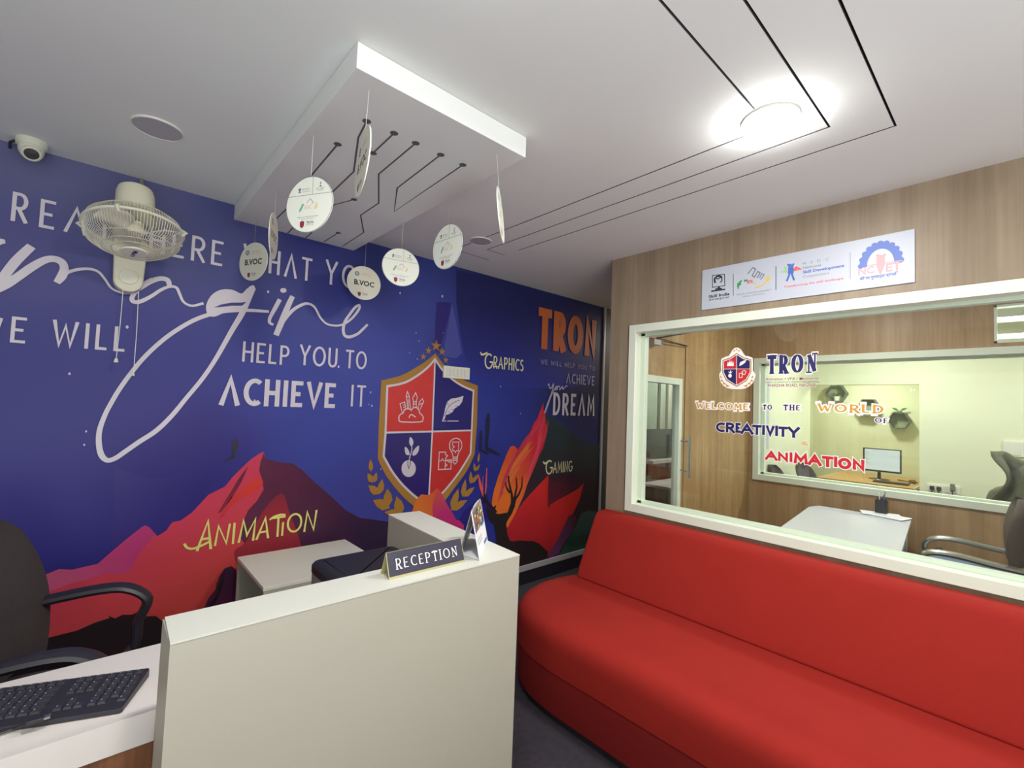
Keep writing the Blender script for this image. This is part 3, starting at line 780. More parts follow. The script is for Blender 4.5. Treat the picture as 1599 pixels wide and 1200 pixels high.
for mk_, cols_ in (('brush_a', (224, 92, 66)), ('brush_b', (206, 56, 84)), ('brush_c', (222, 116, 56)), ('brush_d', (186, 50, 66))):
    mat(mk_, srgb(*cols_), .4); mb = MB()
    for k in range(3):
        f0 = rr2.random(); a0 = (775+f0*22, 790-f0*62); a1 = (a0[0]+28+rr2.random()*22, a0[1]-50-rr2.random()*45)
        if a1[0] > 846: a1 = (846, a1[1])
        a1 = (a1[0], max(a1[1], 705-(a1[0]-795)*1.15+10))
        pxribbon(mb, MUR, smooth_pts([(a0[0], a0[1], .6), ((a0[0]+a1[0])/2-2, (a0[1]+a1[1])/2, 7+4*rr2.random()), (a1[0], a1[1], .5)], 5), 0, L*6.4)
    mb.build('brush_stroke', M[mk_], mu, world=True, recalc=False)['kind'] = 'stuff'
mat('brush_e', srgb(206, 70, 90), .4); mb = MB()
for a_, b_ in (((846,668),(853,642)), ((851,680),(857,656)), ((838,672),(845,640)), ((832,680),(838,655)), ((848,690),(854,668))): pxribbon(mb, MUR, [(a_[0], a_[1], 1.6), ((a_[0]+b_[0])/2, (a_[1]+b_[1])/2, 2), (b_[0], b_[1], .4)], 0, L*7)
mb.build('brush_stroke', M['brush_e'], mu, world=True, recalc=False)['kind'] = 'stuff'
grad('g_smoke', srgb(120, 36, 52), srgb(60, 34, 50), P3(862,800), P3(880,740), noise=.2)
mf('flame_print', 'g_smoke', [(857,745),(866,752),(880,744),(897,742),(908,752),(896,764),(878,776),(862,786),(856,792)], 7, 3)
grad('g_red2', srgb(206, 44, 44), srgb(168, 34, 44), P3(850,770), P3(820,850), noise=.15, ns=4)
mf('flame_print', 'g_red2', [(796,850),(782,862),(775,840),(794,822),(806,800),(818,783),(829,771),(842,757),(856.5,742),(857,762),(855,792),(868,783),(888,772),(902,764),(911.5,755),(905,780),(896,800),(884,820),(872,853),(860,875),(830,890),(800,880)], 6)
grad('g_purple', srgb(84, 44, 62), srgb(100, 54, 100), P3(890,806), P3(860,870), noise=.1)
mf('flame_print', 'g_purple', [(888,806),(896,803),(900,812),(893,830),(880,850),(872,865),(855,873),(858,864),(872,840)], 7)
grad('g_tealp', srgb(60, 80, 76), srgb(44, 76, 66), P3(915,800), P3(890,855), noise=.1)
mf('teal_patch', 'g_tealp', [(919,797),(939,800),(938,853),(906,858),(872,870),(885,845),(900,820),(908,802)], 7)
# deer
mb = MB()
ppoly(mb, MUR, [(759,791),(764,796),(771.6,802),(780,803),(790,801),(793.5,801),(800,790),(806,780),(804,791),(799,803),(793,812),(790.4,818),(792,834),(796,844),(800,846),(812,844),(821,845),(832,845),(842,849),(848,855),(855,861),(856,873),(812,888),(790,910),(770,905),(772,870),(775,840),(772,820),(766,815),(763,810),(760,799)], L*8)
px([(795,803,9),(800,785,6),(799,772,4.5),(795,755,3.5),(793.5,743,2.5)], 0, 8)
px([(799,790,5),(804,775,4.5),(807,760,3.5),(806,746,2.5)], 0, 8); px([(801,785,5),(810,772,4),(815,760,3),(815.5,744,2)], 0, 8)
px([(796,770,4),(791,762,3),(789,753,2)], 0, 8)
px([(774,802,8),(768,793,5.5),(760,784,5),(756,775,3.5),(756,766,2.5)], 0, 8); px([(770,797,5),(774,790,3)], 0, 8)
px([(757,785,4),(753,776,3)], 0, 8)
mb.build('deer_silhouette', M['mur_black'], mu, world=True, recalc=False)
mb = MB(); px([(746.5,741,1.5),(749,752,4),(751,762,5),(753.5,770,3.5),(755,778,2)], 0, 8); px([(760,731,2),(759.5,745,2.8),(759,760,2.8),(757.5,772,2)], 0, 8); px([(754.5,744,1),(753.5,756,1.6),(754,766,1.6)], 0, 8)
mb.build('antler_print', M['ink_coral'], mu, world=True, recalc=False)
# little people
mb = MB()
px([(762.5,646,4),(762.5,651,5)], 0, 8); px([(762,652,8),(761.5,668,8),(760.5,684,6),(759.5,702,5)], 0, 8); px([(759,701,6),(768,704,5),(780,711,4)], 0, 8)
px([(751.5,673,3),(751.5,677,4)], 0, 8); px([(751.5,678,5.5),(750.5,690,5),(750,704,4)], 0, 8); px([(750,703,4),(762,709,3)], 0, 8)
mb.build('people_silhouette', M['mur_figure'], mu, world=True, recalc=False)
mb = MB(); px([(368.5,685,3),(368.5,689,4)], 0, 8); px([(368,690,7),(367,698,7),(366,706,4.5),(364.5,714,3)], 0, 8); px([(366,714,4),(358,717,3),(350,720.5,1.5)], 0, 8)
mb.build('people_silhouette', M['mur_black'], mu, world=True, recalc=False)
# star specks
mb = MB()
for a, b, r in ((109,584,3),(199,511,4),(135,674,2.4),(132,695,2.4),(419,456,4),(655,533,2.6),(650,520,2.4),(640,551,2),(652,561,2.6),(579,613,3),(581,634,3.5),(576,632,2),(625,458,4),(691,463,5),(692,520,1.6),(529,573,4),(782,604,3),(813,646,3),(595,733,2.6),(398,626,3.4)):
    c = MUR.uv(a, b); poly(mb, MUR, circle(MUR, c, r*.0014, 7, r*.0021), L*3)
mb.build('star_specks', M['mur_white'], mu, world=True, recalc=False)['kind'] = 'stuff'

# slogans
def words_print(name, mkey, items, lift=9, **kw):
    for s, pl, pr, pt in items:
        mb = MB(); stroke_text(mb, MUR, s, pl, pr, pt, lift=L*lift, **kw)
        o = mb.build(name, M[mkey], mu, world=True, recalc=False)
    return o
words_print('slogan_lettering', 'mur_white', [('C',(-38,333),(-8,341),(-38,281)), ('R',(17,345),(43,351),(19,299)), ('E',(61,355),(86,361),(61,310)), ('Λ',(100,362),(135,371),(100,320)), ('TE',(150,376),(205,388),(150,334)), ('HERE',(232,394),(348,413),(232,352)),
    ('W',(378,420),(412,426),(378,380)), ('HΛT',(419,427),(486,438),(419,389)), ('YOU',(507,443),(578,458),(507,405))], w=.105, gap=.30)
words_print('slogan_lettering', 'mur_white', [('W',(-36,535),(2,536),(-36,493)), ('E',(16,535),(41,535),(16,494)), ('WILL',(80,540.5),(196,545),(80,499))], w=.11, gap=.30)
words_print('slogan_lettering', 'mur_white', [('HELP',(378,565),(451,569),(378,533)), ('YOU',(467,570),(526,574),(467,538)), ('TO',(539,575),(572,577),(539,546))], w=.11, gap=.2)
words_print('slogan_lettering', 'mur_white', [('ΛCHIEVE',(342,633),(524,636),(342,588))], w=.16, gap=.16)
words_print('slogan_lettering', 'mur_white', [('IT',(547,635),(570,635),(547,601))], w=.1, gap=.26)
# script word
mb = MB()
S = lambda pts, lift=9, n=5: pxribbon(mb, MUR, smooth_pts(pts, n), 0, L*lift)
S([(-30,400,8),(-12,384,10),(0,378,9),(9,378,6)])
S([(-25,470,9),(2,438,11),(26,408,12),(50,385,11)])
S([(-25,462,10),(8,446,12),(30,432,11),(50,418,11),(70,407,10),(85,405,10),(97,410,10),(101,420,10),(97,432,11),(89,442,8)])
S([(90,438,5),(104,427,5),(122,421.5,4.5),(140,420.5,4),(154,425,3.5),(164,436,3.2),(174,450,3),(188,457,3),(204,458,3.5),(216,453,5),(234,441,7),(250,435.5,7),(262,438,7),(265,447,6)])
S([(238,436,4),(222,446,6),(209,460,6),(207,470,6),(217,472,6),(235,464,5),(252,453,4.5),(266,448,4),(276,450,4),(281,460,4),(287,472,3.5),(300,478,3.5),(318,474,4)])
ppoly(mb, MUR, smooth_pts([(322,478),(330,462),(345,453),(363,453),(377,459),(385,452),(394,446),(398,450),(390,466),(384,480),(368,484),(350,489),(335,495),(325,492)], 3, True), L*9)
S([(395,449,9),(387,468,9),(378,490,8),(362,517,7),(337,561,6),(316,592,6),(292,621,6),(268,650,6.5),(244,673,7),(218,690,7),(195,706,7),(180,716,7),(168,719,7),(159,711,7.5),(155,694,7),(156,672,6.5),(165,647,6),(175,628,6),(187,608,6),(205,583,6),(225,559,6),(247,538,6),(270,520,6),(300,502,6),(326,492,6),(350,487,5),(385,485,5),(420,487,4)], n=4)
S([(437,468,6),(430,481,6),(422,496,5),(421,504,4.5),(427,507.5,3.5)])
ppoly(mb, MUR, [(442.5+5*math.cos(q), 454+3.8*math.sin(q)) for q in np.linspace(0, 2*PI, 14, endpoint=False)], L*9)
S([(457,463,7),(450,478,8),(441,500,9),(431,524,8)]); 
S([(434,515,5),(444,500,5),(456,486,5),(468,478,4.5),(480,474.5,4),(491,480,3.5),(500,496,3.2),(510,506,3),(524,509,3),(537,506.5,3.2),(550,497,3.5),(560,484,4),(561,477.5,4),(555,480,4),(547,490,4),(539,502,4.5),(536,514,4.5),(538,524,4.5),(546,526.5,4.5),(558,522,4),(566,515,4),(574,507,3.5)])
mb.build('script_lettering', M['mur_white'], mu, world=True, recalc=False)
mb = MB(); ppoly(mb, MUR, [(334,481),(345,476),(362,473),(375,473),(385,472),(378,478),(362,478),(345,480)], L*10)
mb.build('script_gap', M['mur_indigo'], mu, world=True, recalc=False)

mb = MB()
for c_, xl, xr, yb_, yt_, w_ in (('A',306,331,861,814,.085),('N',334,355,853,821,.105),('I',362,365.5,850,817,.1),('M',371,397,848,812,.1),('Λ',399,420,843.5,809,.1),('T',422,444,840,808,.1),('I',439,442,837,816,.14),('O',447,471,833.5,803,.1),('N',473.5,491,831,799,.1)):
    stroke_text(mb, MUR, c_, (xl,yb_), (xr,yb_), (xl,yt_), w_, L*9, slant=.12 if c_ not in 'OT' else 0)
pxribbon(mb, MUR, smooth_pts([(288,849,3.5),(292,855,3.5),(301,857,3.5),(315,852,3.5),(327,846,3.5)], 4), 0, L*9)
pxribbon(mb, MUR, [(404,832,3),(416,830,3)], 0, L*9); pxribbon(mb, MUR, smooth_pts([(421,812,2.5),(428,807,3),(438,804,3),(446,804,2.5)], 3), 0, L*9)
mb.build('word_lettering', M['mur_yellow'], mu, world=True, recalc=False)
mb = MB()
stroke_text(mb, MUR, 'G', (756,576), (768,577), (756,551), .1, L*9); stroke_text(mb, MUR, 'RAPHICS', (770,575.5), (817,579.5), (770,556), .11, L*9, gap=.16)
pxribbon(mb, MUR, smooth_pts([(750,550,2),(752,554,3),(757,553,3),(761,551,2.5)], 3), 0, L*9); pxribbon(mb, MUR, [(770,573,1.5),(779,573,1.5)], 0, L*9)
mb.build('word_lettering', M['mur_cream'], mu, world=True, recalc=False)
mb = MB()
stroke_text(mb, MUR, 'G', (851.5,742), (861.5,741), (851.5,719), .1, L*9); stroke_text(mb, MUR, 'AMING', (863,739.5), (893,736.5), (863,722), .1, L*9, gap=.2)
pxribbon(mb, MUR, smooth_pts([(848,721,2),(850,724,3),(853,723,3),(857,720,2.5)], 3), 0, L*9); pass
mb.build('word_lettering', M['mur_cream'], mu, world=True, recalc=False)
mb = MB(); stroke_text(mb, MUR, 'METΛVERSE', (885,856), (925,846), (885,841), .12, L*9, gap=.2)
mb.build('word_lettering', M['mur_darkgreen'], mu, world=True, recalc=False)
mb = MB(); stroke_text(mb, MUR, 'TRON', (839,544), (930,556), (839,479), .21, L*9, gap=.16)
mb.build('title_lettering', M['mur_orange'], mu, world=True, recalc=False)
mb = MB(); stroke_text(mb, MUR, 'WE WILL HELP YOU TO', (844,568.5), (929,577), (844,561), .1, L*9, gap=.3)
mb.build('slogan_lettering', M['mur_dim'], mu, world=True, recalc=False)
mb = MB(); stroke_text(mb, MUR, 'ΛCHIEVE', (884,598.5), (928,600.5), (884,583), .12, L*9, gap=.24)
mb.build('slogan_lettering', M['mur_dim'], mu, world=True, recalc=False)
mb = MB(); stroke_text(mb, MUR, 'DREΛM', (863,648.5), (928,650), (863,613), .14, L*9, gap=.26)
mb.build('slogan_lettering', M['mur_white'], mu, world=True, recalc=False)
mb = MB()
S([(855,602,1.5),(857,600,2),(858,606,2),(861,606,1.8),(864,600,2),(863,608,2),(858,622,2),(853,636,2),(850,645,1.8),(853,640,1.5),(860,620,1.5),(867,606,1.8),(870,604,1.8),(870,608,1.8),(867,609,1.6),(870,604,1.6),(874,604,1.8),(874,609,1.8),(878,604,1.8),(879,608,1.8),(884,603,1.6),(886,604,1.4)])
mb.build('script_lettering', M['mur_dim'], mu, world=True, recalc=False)

# socket plate on the mural
sp = thing('switch_plate', 'long white switch and socket plate fixed over the painted shield', 'socket', (2.0, DY-.006, 1.73))
a = MUR.uv(692, 571); b = MUR.uv(732, 593); zc = (MUR.uv(692,571)[1]+MUR.uv(692,590)[1])/2
hh = abs(MUR.uv(692,571)[1]-MUR.uv(692,590)[1])/2
sp.location = ((a[0]+b[0])/2, DY-.005, zc)
wd = (b[0]-a[0])/2
bx('plate', (a[0], DY-.02, zc-hh), (b[0], DY-.006, zc+hh), 'socket_white', sp, bevel=.003)
for k in range(6):
    x = a[0]+.02+(b[0]-a[0]-.04)*(k+.5)/6; bx('switch_rocker', (x-.015, DY-.025, zc-hh*.62), (x+.015, DY-.019, zc+hh*.62), 'white', sp, bevel=.0015)

# ================================================================= CEILING THINGS
PZc = CE-.08
cp = thing('ceiling_panel', 'white dropped ceiling panel with dark circuit-line grooves hanging against the mural wall', 'ceiling panel', (.83, 2.07, CE))
MB().box((.497, 1.272, PZc), (1.165, DY-.003, CE-.001)).build('panel_board', M['ceiling'], cp, bevel=.002, world=True)
CPF = Fr((0, 0, PZc-.0002), (1, 0, 0), (0, -1, 0))
zz = lambda l: [(380+a/3.53, 60+b/3.53) for a, b in l]
def groove(pts, dots=()):
    mb = MB(); uv = [CPF.uv(*p) for p in zz(pts)]; uv = [(u, max(v, -DY+.01)) for u, v in uv]
    ribbon(mb, CPF, uv, .0068, .0004)
    for d in dots:
        c = CPF.uv(*zz([d])[0]); poly(mb, CPF, circle(CPF, c, .0145, 20), .0008)
    mb.build('circuit_line', M['groove'], cp, world=True, recalc=False)
groove([(522,583),(385,745),(235,945),(188,990),(140,1035)], [(522,583)])
groove([(682,456),(636,545),(610,735),(500,840),(275,1045),(245,1075)], [(682,456)])
groove([(833,522),(716,632)], [(833,522),(716,632)])
groove([(625,885),(500,918),(370,1080),(345,1100)], [(612,888)])
groove([(952,577),(748,748),(748,908),(648,975),(665,1070),(550,1145)], [(952,577)])
groove([(1090,641),(850,825),(833,955),(1212,697)], [(1090,641),(1212,697)])
groove([(525,1072),(445,1122)], [(525,1072)])

# round hanging cards on threads
R_ = .1025
def card():
    root = thing('hanging_card', None, None)
    mb = MB(); mb.lathe([(0, -.0015), (R_, -.0015), (R_, .0015), (0, .0015)], 48, axis=(0, 1, 0)); mb.build('card_board', M['disc_white'], root)
    fa = Fr((0, -.0017, 0), (1, 0, 0), (0, 0, 1)); fb = Fr((0, .0017, 0), (-1, 0, 0), (0, 0, 1))
    mb = MB()
    ribbon(mb, fa, circle(fa, (0, 0), R_-.001, 48), .002, .0003, closed=True)
    ribbon(mb, fa, [(.012, R_-.002), (.012, .035)], .0016, .0003); ribbon(mb, fa, [(-R_+.006, .035), (R_-.006, .035)], .0016, .0003)
    text_uv(mb, fa, 'SKILL INDIA', .028, .062, .051, .006, .0003); text_uv(mb, fa, 'MEDIA & ENTERTAINMENT', -.05, .045, -.047, .004, .0003); text_uv(mb, fa, 'SKILLS COUNCIL', -.03, .025, -.054, .004, .0003)
    ribbon(mb, fa, [(.035, .047), (.058, .047)], .0012, .0003)
    poly(mb, fa, [(.040, .06), (.052, .06), (.046, .068)], .0003); poly(mb, fa, [(.042, .07), (.05, .07), (.046, .08)], .0003)
    text_uv(mb, fa, 'N-S-D-C', -.034, .0, .054, .008, .0003); text_uv(mb, fa, 'National Skill', -.034, 0, .047, .004, .0003)
    mb.build('line_print', M['ink_grey'], root, recalc=False)
    mb = MB(); poly(mb, fa, circle(fa, (-.045, .058), .006, 12), .0003); poly(mb, fa, [(-.052, .046), (-.045, .055), (-.038, .046)], .0003); mb.build('logo_print', M['ink_grey'], root, recalc=False)
    mb = MB()
    poly(mb, fa, [(-.042, -.015), (-.036, -.006), (-.030, .006), (-.022, .002), (-.028, -.012), (-.036, -.024), (-.042, -.026)], .0003)
    mb.build('logo_print', M['card_green'], root, recalc=False)
    mb = MB(); text_uv(mb, fa, 'ESC', -.018, .014, -.016, .014, .0003); mb.build('logo_print', M['card_orange'], root, recalc=False)
    mb = MB(); ribbon(mb, fa, [(-.012, .006), (.004, .02), (.018, .006), (.012, 0)], .003, .0003); mb.build('logo_print', M['ink_palegrey'], root, recalc=False)
    mb = MB(); poly(mb, fa, [(.022, -.016), (.03, -.004), (.027, .006), (.036, .002), (.038, -.01), (.03, -.022)], .0003); mb.build('logo_print', M['card_yellow'], root, recalc=False)
    for f_, dy in ((fa, 0), (fb, 0)):
        mb = MB(); poly(mb, f_, [(-.036, -.062), (-.026, -.058), (-.016, -.062), (-.017, -.078), (-.026, -.086), (-.035, -.078)], .0003); mb.build('crest_print', M['ink_maroon'], root, recalc=False)
        mb = MB(); text_uv(mb, f_, 'TRON', -.008, .024, -.071, .010, .0003, .01); text_uv(mb, f_, 'Animation VFX', -.008, .024, -.077, .004, .0003); mb.build('small_lettering', M['ink_navy'], root, recalc=False)
    mb = MB(); poly(mb, fb, circle(fb, (0, 0), R_-.0012, 48), .0001); mb.build('card_back', M['disc_back'], root, recalc=False)
    mb = MB(); text_uv(mb, fb, 'B.VOC', -.060, .062, -.016, .031, .0003, .03); mb.build('course_lettering', M['ink_black'], root, recalc=False)
    mb = MB(); ribbon(mb, fb, circle(fb, (-.045, .05), .011, 20), .006, .0003, closed=True); poly(mb, fb, circle(fb, (-.045, .05), .005, 10), .0003); mb.build('seal_print', M['ink_grey'], root, recalc=False)
    mb = MB(); text_uv(mb, fb, 'UNIVERSITY', -.018, .045, .052, .007, .0003); text_uv(mb, fb, 'SKILL COURSES', -.018, .045, .042, .004, .0003); mb.build('small_lettering', M['ink_orange'], root, recalc=False)
    return root
proto = card()
cards = [((.528,1.715,2.193),120,'A','round white logo card turned to the camera, second from front on the left row'),
         ((.557,1.338,2.219),78,'B','round white card seen edge-on below the near left panel corner'),
         ((.550,2.258,2.220),66,'B','grey thin edge-on round card, third along the left row before the HAT lettering'),
         ((.580,2.745,2.213),117,'B','round cream B.VOC card nearest the fan, hanging by the mural'),
         ((1.175,2.700,2.213),174,'B','round cream B.VOC card beside the word YOU, under the far right panel corner'),
         ((1.180,2.250,2.222),168,'A','round white logo card between the B.VOC card and the oval turned card'),
         ((1.140,1.747,2.207),96,'A','round white card turned to a narrow oval beside the small ceiling speaker'),
         ((1.090,1.317,2.213),43,'A','sliver of round white card hanging edge-on under the near right panel corner')]
for i, (p, th, side, lab) in enumerate(cards):
    o = proto if i == 0 else copy_tree(proto)
    o.location = p
    a = Vector((math.cos(math.radians(th)), math.sin(math.radians(th)), 0)); tc_ = (CO-Vector(p))
    # local -y is side A: turn it (or side B) to the lens side
    n = Vector((a.y, -a.x, 0)); n = n if n.dot(tc_) > 0 else -n
    if side == 'B': n = -n
    o.rotation_euler = ({7: math.radians(-6), 1: math.radians(2)}.get(i, 0), 0, math.atan2(n.x, -n.y))
    tag(o, lab, 'hanging card', 'round cards hanging from the ceiling panel')
    L_ = PZc-p[2]-R_
    s_ = MB().tube([(0, 0, R_-.004), (0, 0, R_+L_)], .0008, 5).build('thread', M['ink_white'], o)

# surface speakers
def speaker(x, y, d, lab):
    t = thing('ceiling_speaker', lab, 'speaker', (x, y, CE))
    MB().lathe([(d/2, 0), (d/2, -.005), (d/2-.003, -.007), (d/2-.005, -.005)], 48).build('rim', M['white'], t, smooth=True)
    MB().lathe([(d/2-.005, -.005), (d/2-.007, -.006), (0, -.006)], 48).build('grille', M['speaker_grille'], t)
speaker(.117, 2.254, .168, 'large round flush speaker on the ceiling above the wall fan')
speaker(1.736, 2.286, .14, 'small round speaker on the ceiling at the end of the groove lines')

# dome security camera
cc_ = thing('dome_camera', 'cream turret security camera on the ceiling in the upper left corner', 'security camera', (-.262, 2.77, CE))
MB().lathe([(.056, 0), (.058, -.012), (.054, -.03), (.046, -.036), (0, -.036)], 32).build('base', M['cam_white'], cc_, smooth=True)
cc_.scale = (.86, .86, .86)
dr = Vector((.12, -.72, -.68)).normalized()
MB().sphere((0, 0, -.045), .047, 28, 16).build('turret', M['cam_white'], cc_, smooth=True)
c0 = Vector((0, 0, -.045))
MB().lathe([(.036, .026), (.036, .044), (.030, .048), (.026, .044)], 28, c0, dr).build('lens_hood', M['cam_white'], cc_, smooth=True)
MB().lathe([(.0265, .0445), (.012, .046), (0, .048)], 24, c0, dr).build('lens', M['lens_dark'], cc_, smooth=True)
MB().tube([(-.05, .01, -.01), (-.075, .04, -.02), (-.08, .09, -.03)], .006, 8).build('cable', M['black_plastic'], cc_)

# ---------------------------------------------------------------- wall fan
fc = CO+ray(211, 359)*(2.52/ray(211, 359).y)
fx = fc.x
fan = thing('wall_fan', 'cream oscillating wall fan tilted down, mounted on the blue mural', 'fan', (fx, DY-.006, 2.1))
ax = Vector((.03, -.23, -.97)).normalized(); ha = Vector((ax.y, -ax.x, 0)).normalized(); hb = ax.cross(ha).normalized()
RF = .168
mb = MB()
pl = [(math.cos(q)*.055, math.sin(q)*.055-.02) for q in np.linspace(PI, 2*PI, 14)]+[(.062, .16), (.05, .18), (-.05, .18), (-.062, .16)]
mb.prism([(fx+u, DY-.006, 2.035+v) for u, v in pl], (0, -.07, 0)); mb.build('wall_bracket', M['fan_plastic'], fan, world=True, bevel=.008)
mb = MB(); mb.lathe([(.036, 0), (.034, .008), (.02, .010), (0, .009)], 28, (fx, DY-.074, 2.03), (0, -1, 0)); mb.build('speed_knob', M['cam_white'], fan, smooth=True, world=True)
mot = fc-ax*.125
mb = MB(); mb.tube([(fx, DY-.07, 2.15), (fx, DY-.13, 2.2), mot+Vector((0, .05, 0))], [.032, .03, .035], 14); mb.build('neck', M['fan_plastic'], fan, smooth=True, world=True)
mb = MB(); mb.lathe([(0, -.075), (.045, -.073), (.060, -.062), (.066, -.04), (.068, .03), (.062, .07), (.0, .075)], 32, mot, ax); mb.build('motor_housing', M['fan_plastic'], fan, smooth=True, world=True)
mb = MB(); mb.lathe([(.075, -.060), (.065, -.075), (.0, -.078)], 24, fc, ax)
for k in range(96):
    q = 2*PI*k/96; e_ = ha*math.cos(q)+hb*math.sin(q)
    mb.tube([fc-ax*.07+e_*.065, fc-ax*.058+e_*.12, fc-ax*.032+e_*.157, fc+e_*RF], .0011, 3)
for r, h_ in ((.09, -.064), (.135, -.050)):
    mb.tube([fc+ax*h_+(ha*math.cos(q)+hb*math.sin(q))*r for q in np.linspace(0, 2*PI, 48, endpoint=False)], .0014, 4, True)
o = mb.build('rear_grille', M['fan_plastic'], fan, world=True); o['kind'] = 'stuff'
mb = MB()
for k in range(96):
    q = 2*PI*k/96; e_ = ha*math.cos(q)+hb*math.sin(q)
    mb.tube([fc+ax*.10+e_*.045, fc+ax*.088+e_*.11, fc+ax*.055+e_*.155, fc+e_*RF], .0011, 3)
for r, h_ in ((.075, .096), (.105, .09), (.135, .072)):
    mb.tube([fc+ax*h_+(ha*math.cos(q)+hb*math.sin(q))*r for q in np.linspace(0, 2*PI, 48, endpoint=False)], .0014, 4, True)
o = mb.build('front_grille', M['fan_plastic'], fan, world=True); o['kind'] = 'stuff'
mb = MB(); mb.tube([fc+(ha*math.cos(q)+hb*math.sin(q))*RF for q in np.linspace(0, 2*PI, 64, endpoint=False)], .006, 8, True)
mb.build('grille_ring', M['cam_white'], fan, smooth=True, world=True)
for q in (.35, 1.9, 3.6, 5.2):
    e_ = ha*math.cos(q)+hb*math.sin(q)
    MB().tube([fc-ax*.014+e_*(RF-.004), fc+e_*(RF+.014), fc+ax*.016+e_*(RF-.002)], [.005, .007, .005], 6).build('ring_clip', M['cam_white'], fan, smooth=True, world=True)
MB().lathe([(0, -.03), (.03, -.028), (.034, .01), (.028, .022), (0, .026)], 24, fc, ax).build('hub', M['fan_plastic'], fan, smooth=True, world=True)
for k in range(3):
    q0 = 2*PI*k/3+1.2; V_ = []; nb = 9
    for i in range(nb):
        f_ = i/(nb-1); rr = .028+.122*f_
        sw = q0+.35*f_; hw = (.45+.25*math.sin(PI*min(1, f_*1.15)))*(.9 if f_ < .9 else .6)
        for j in range(5):
            g_ = j/4-.5; an = sw+g_*2*hw*(.05+.11*f_)/rr*.75
            e_ = ha*math.cos(an)+hb*math.sin(an)
            V_.append(fc+e_*rr+ax*(g_*.045*(1-.3*f_)))
    Fb = [(i*5+j, i*5+j+1, (i+1)*5+j+1, (i+1)*5+j) for i in range(nb-1) for j in range(4)]
    mb = MB(); mb.add(V_, Fb); o = mb.build('blade', M['fan_blade'], fan, smooth=True, world=True)
    s_ = o.modifiers.new('thick', 'SOLIDIFY'); s_.thickness = .003
MB().lathe([(0, .10), (.043, .10), (.048, .104), (.045, .109), (0, .111)], 36, fc, ax).build('badge', M['fan_label'], fan, smooth=True, world=True)
ftv = Fr(fc+ax*.1115, hb*1, ha*-1)
if ftv.N.dot(ax) < 0: ftv = Fr(fc+ax*.1115, hb*-1, ha*-1)
mb = MB(); text_uv(mb, ftv, 'Mars', -.028, .028, -.008, .018, .001, .02); mb.build('badge_lettering', M['ink_navy'], fan, world=True, recalc=False)
for (p0, p1, nm) in (((193,449),(182,560),1), ((217,455),(209,583),0)):
    a = PY(*p0, DY-.075); b = PY(*p1, DY-.085)
    MB().tube([a, (a+b)/2+Vector((.002, 0, 0)), b], .0016, 5).build('pull_cord', M['ink_white'], fan, world=True)
    MB().lathe([(0, .008), (.005, .006), (.009, -.008), (.008, -.012), (0, -.012)] if nm else [(0, .006), (.004, .004), (.005, -.006), (0, -.007)], 12, b-Vector((0, 0, .006))).build('cord_knob', M['white'], fan, smooth=True, world=True)
a = PY(221, 281, DY-.012); b = PY(224, 305, DY-.012)
tag(MB().tube([a+Vector((0,0,.004)), a+(b-a)*.5+Vector((.003, 0, 0)), b, b+Vector((0,-.02,-.03))], .009, 8).build('conduit', M['beige_grey'], None, smooth=True), 'short grey conduit stub from ceiling to the wall fan', 'conduit')

# unseen area light added behind the camera, facing up to brighten the ceiling
la = bpy.data.lights.new('ceiling_fill_light', 'AREA'); la.shape = 'RECTANGLE'; la.size = 2.6; la.size_y = 1.7; la.energy = CEILING_FILL; la.color = (.93, .97, 1)
lo = bpy.data.objects.new('ceiling_fill_light', la); C.objects.link(lo); lo.location = (-.2, WB+.75, .8); lo.rotation_euler = (PI/2+math.radians(72), 0, 0)
w5 = thing('added_window_frame', None, None, (-.2, WB, .3), kind='structure')  # unseen frame added on the back wall to go with the ceiling fill
for a, b in (((-1.55, WB, .22), (-1.5, WB+.05, 2.08)), ((1.1, WB, .22), (1.15, WB+.05, 2.08)), ((-1.5, WB, .22), (1.1, WB+.05, .27)), ((-1.5, WB, 2.03), (1.1, WB+.05, 2.08))): bx('frame_bar', a, b, 'white_frame', w5)
# visible ceiling lamp and the others of the hall and rooms
lp = PZ(1203, 193, CE-.016)
downlight('ceiling_lamp', lp.x, lp.y, LAMP['hall'], 'blazing round ceiling lamp above the sofa, at the groove corner', .17)
downlight('ceiling_lamp', .42, .62, LAMP['front'], 'round ceiling lamp over the hall before the reception counter')
downlight('ceiling_lamp', -.95, -.25, LAMP['rear'], 'round ceiling lamp at the left end of the hall')
downlight('ceiling_lamp', 1.8, -1.4, LAMP['rear'], 'round ceiling lamp at the right rear of the hall')
downlight('ceiling_lamp', 3.8, .9, LAMP['cabin'], 'round ceiling lamp of the glazed cabin')
downlight('ceiling_lamp', 3.6, -1.1, LAMP['cabin'], 'round ceiling lamp at the rear of the cabin')
downlight('ceiling_lamp', 5.8, .9, LAMP['bright'], 'round ceiling lamp of the bright far office')
downlight('ceiling_lamp', 5.8, -.9, LAMP['bright'], 'round ceiling lamp at the rear of the far office')
downlight('ceiling_lamp', 7.4, 1.4, LAMP['back'], 'round lamp of the glazed recess', z=2.2)
downlight('ceiling_lamp', 5.2, 2.35, LAMP['passage'], 'round ceiling lamp of the passage')
# tube lights seen through the high pane
for k, zt in enumerate((2.30, 2.17)):
    t = thing('tube_light', 'upper glowing tube light behind the high pane' if k == 0 else 'lower glowing tube light behind the high pane', 'tube light', (5.1, -.1, zt))
    bx('batten', (5.105, -.5, zt-.02), (5.135, .3, zt+.02), 'white', t); bx('tube', (5.08, -.49, zt-.014), (5.104, .29, zt+.014), 'tube', t)

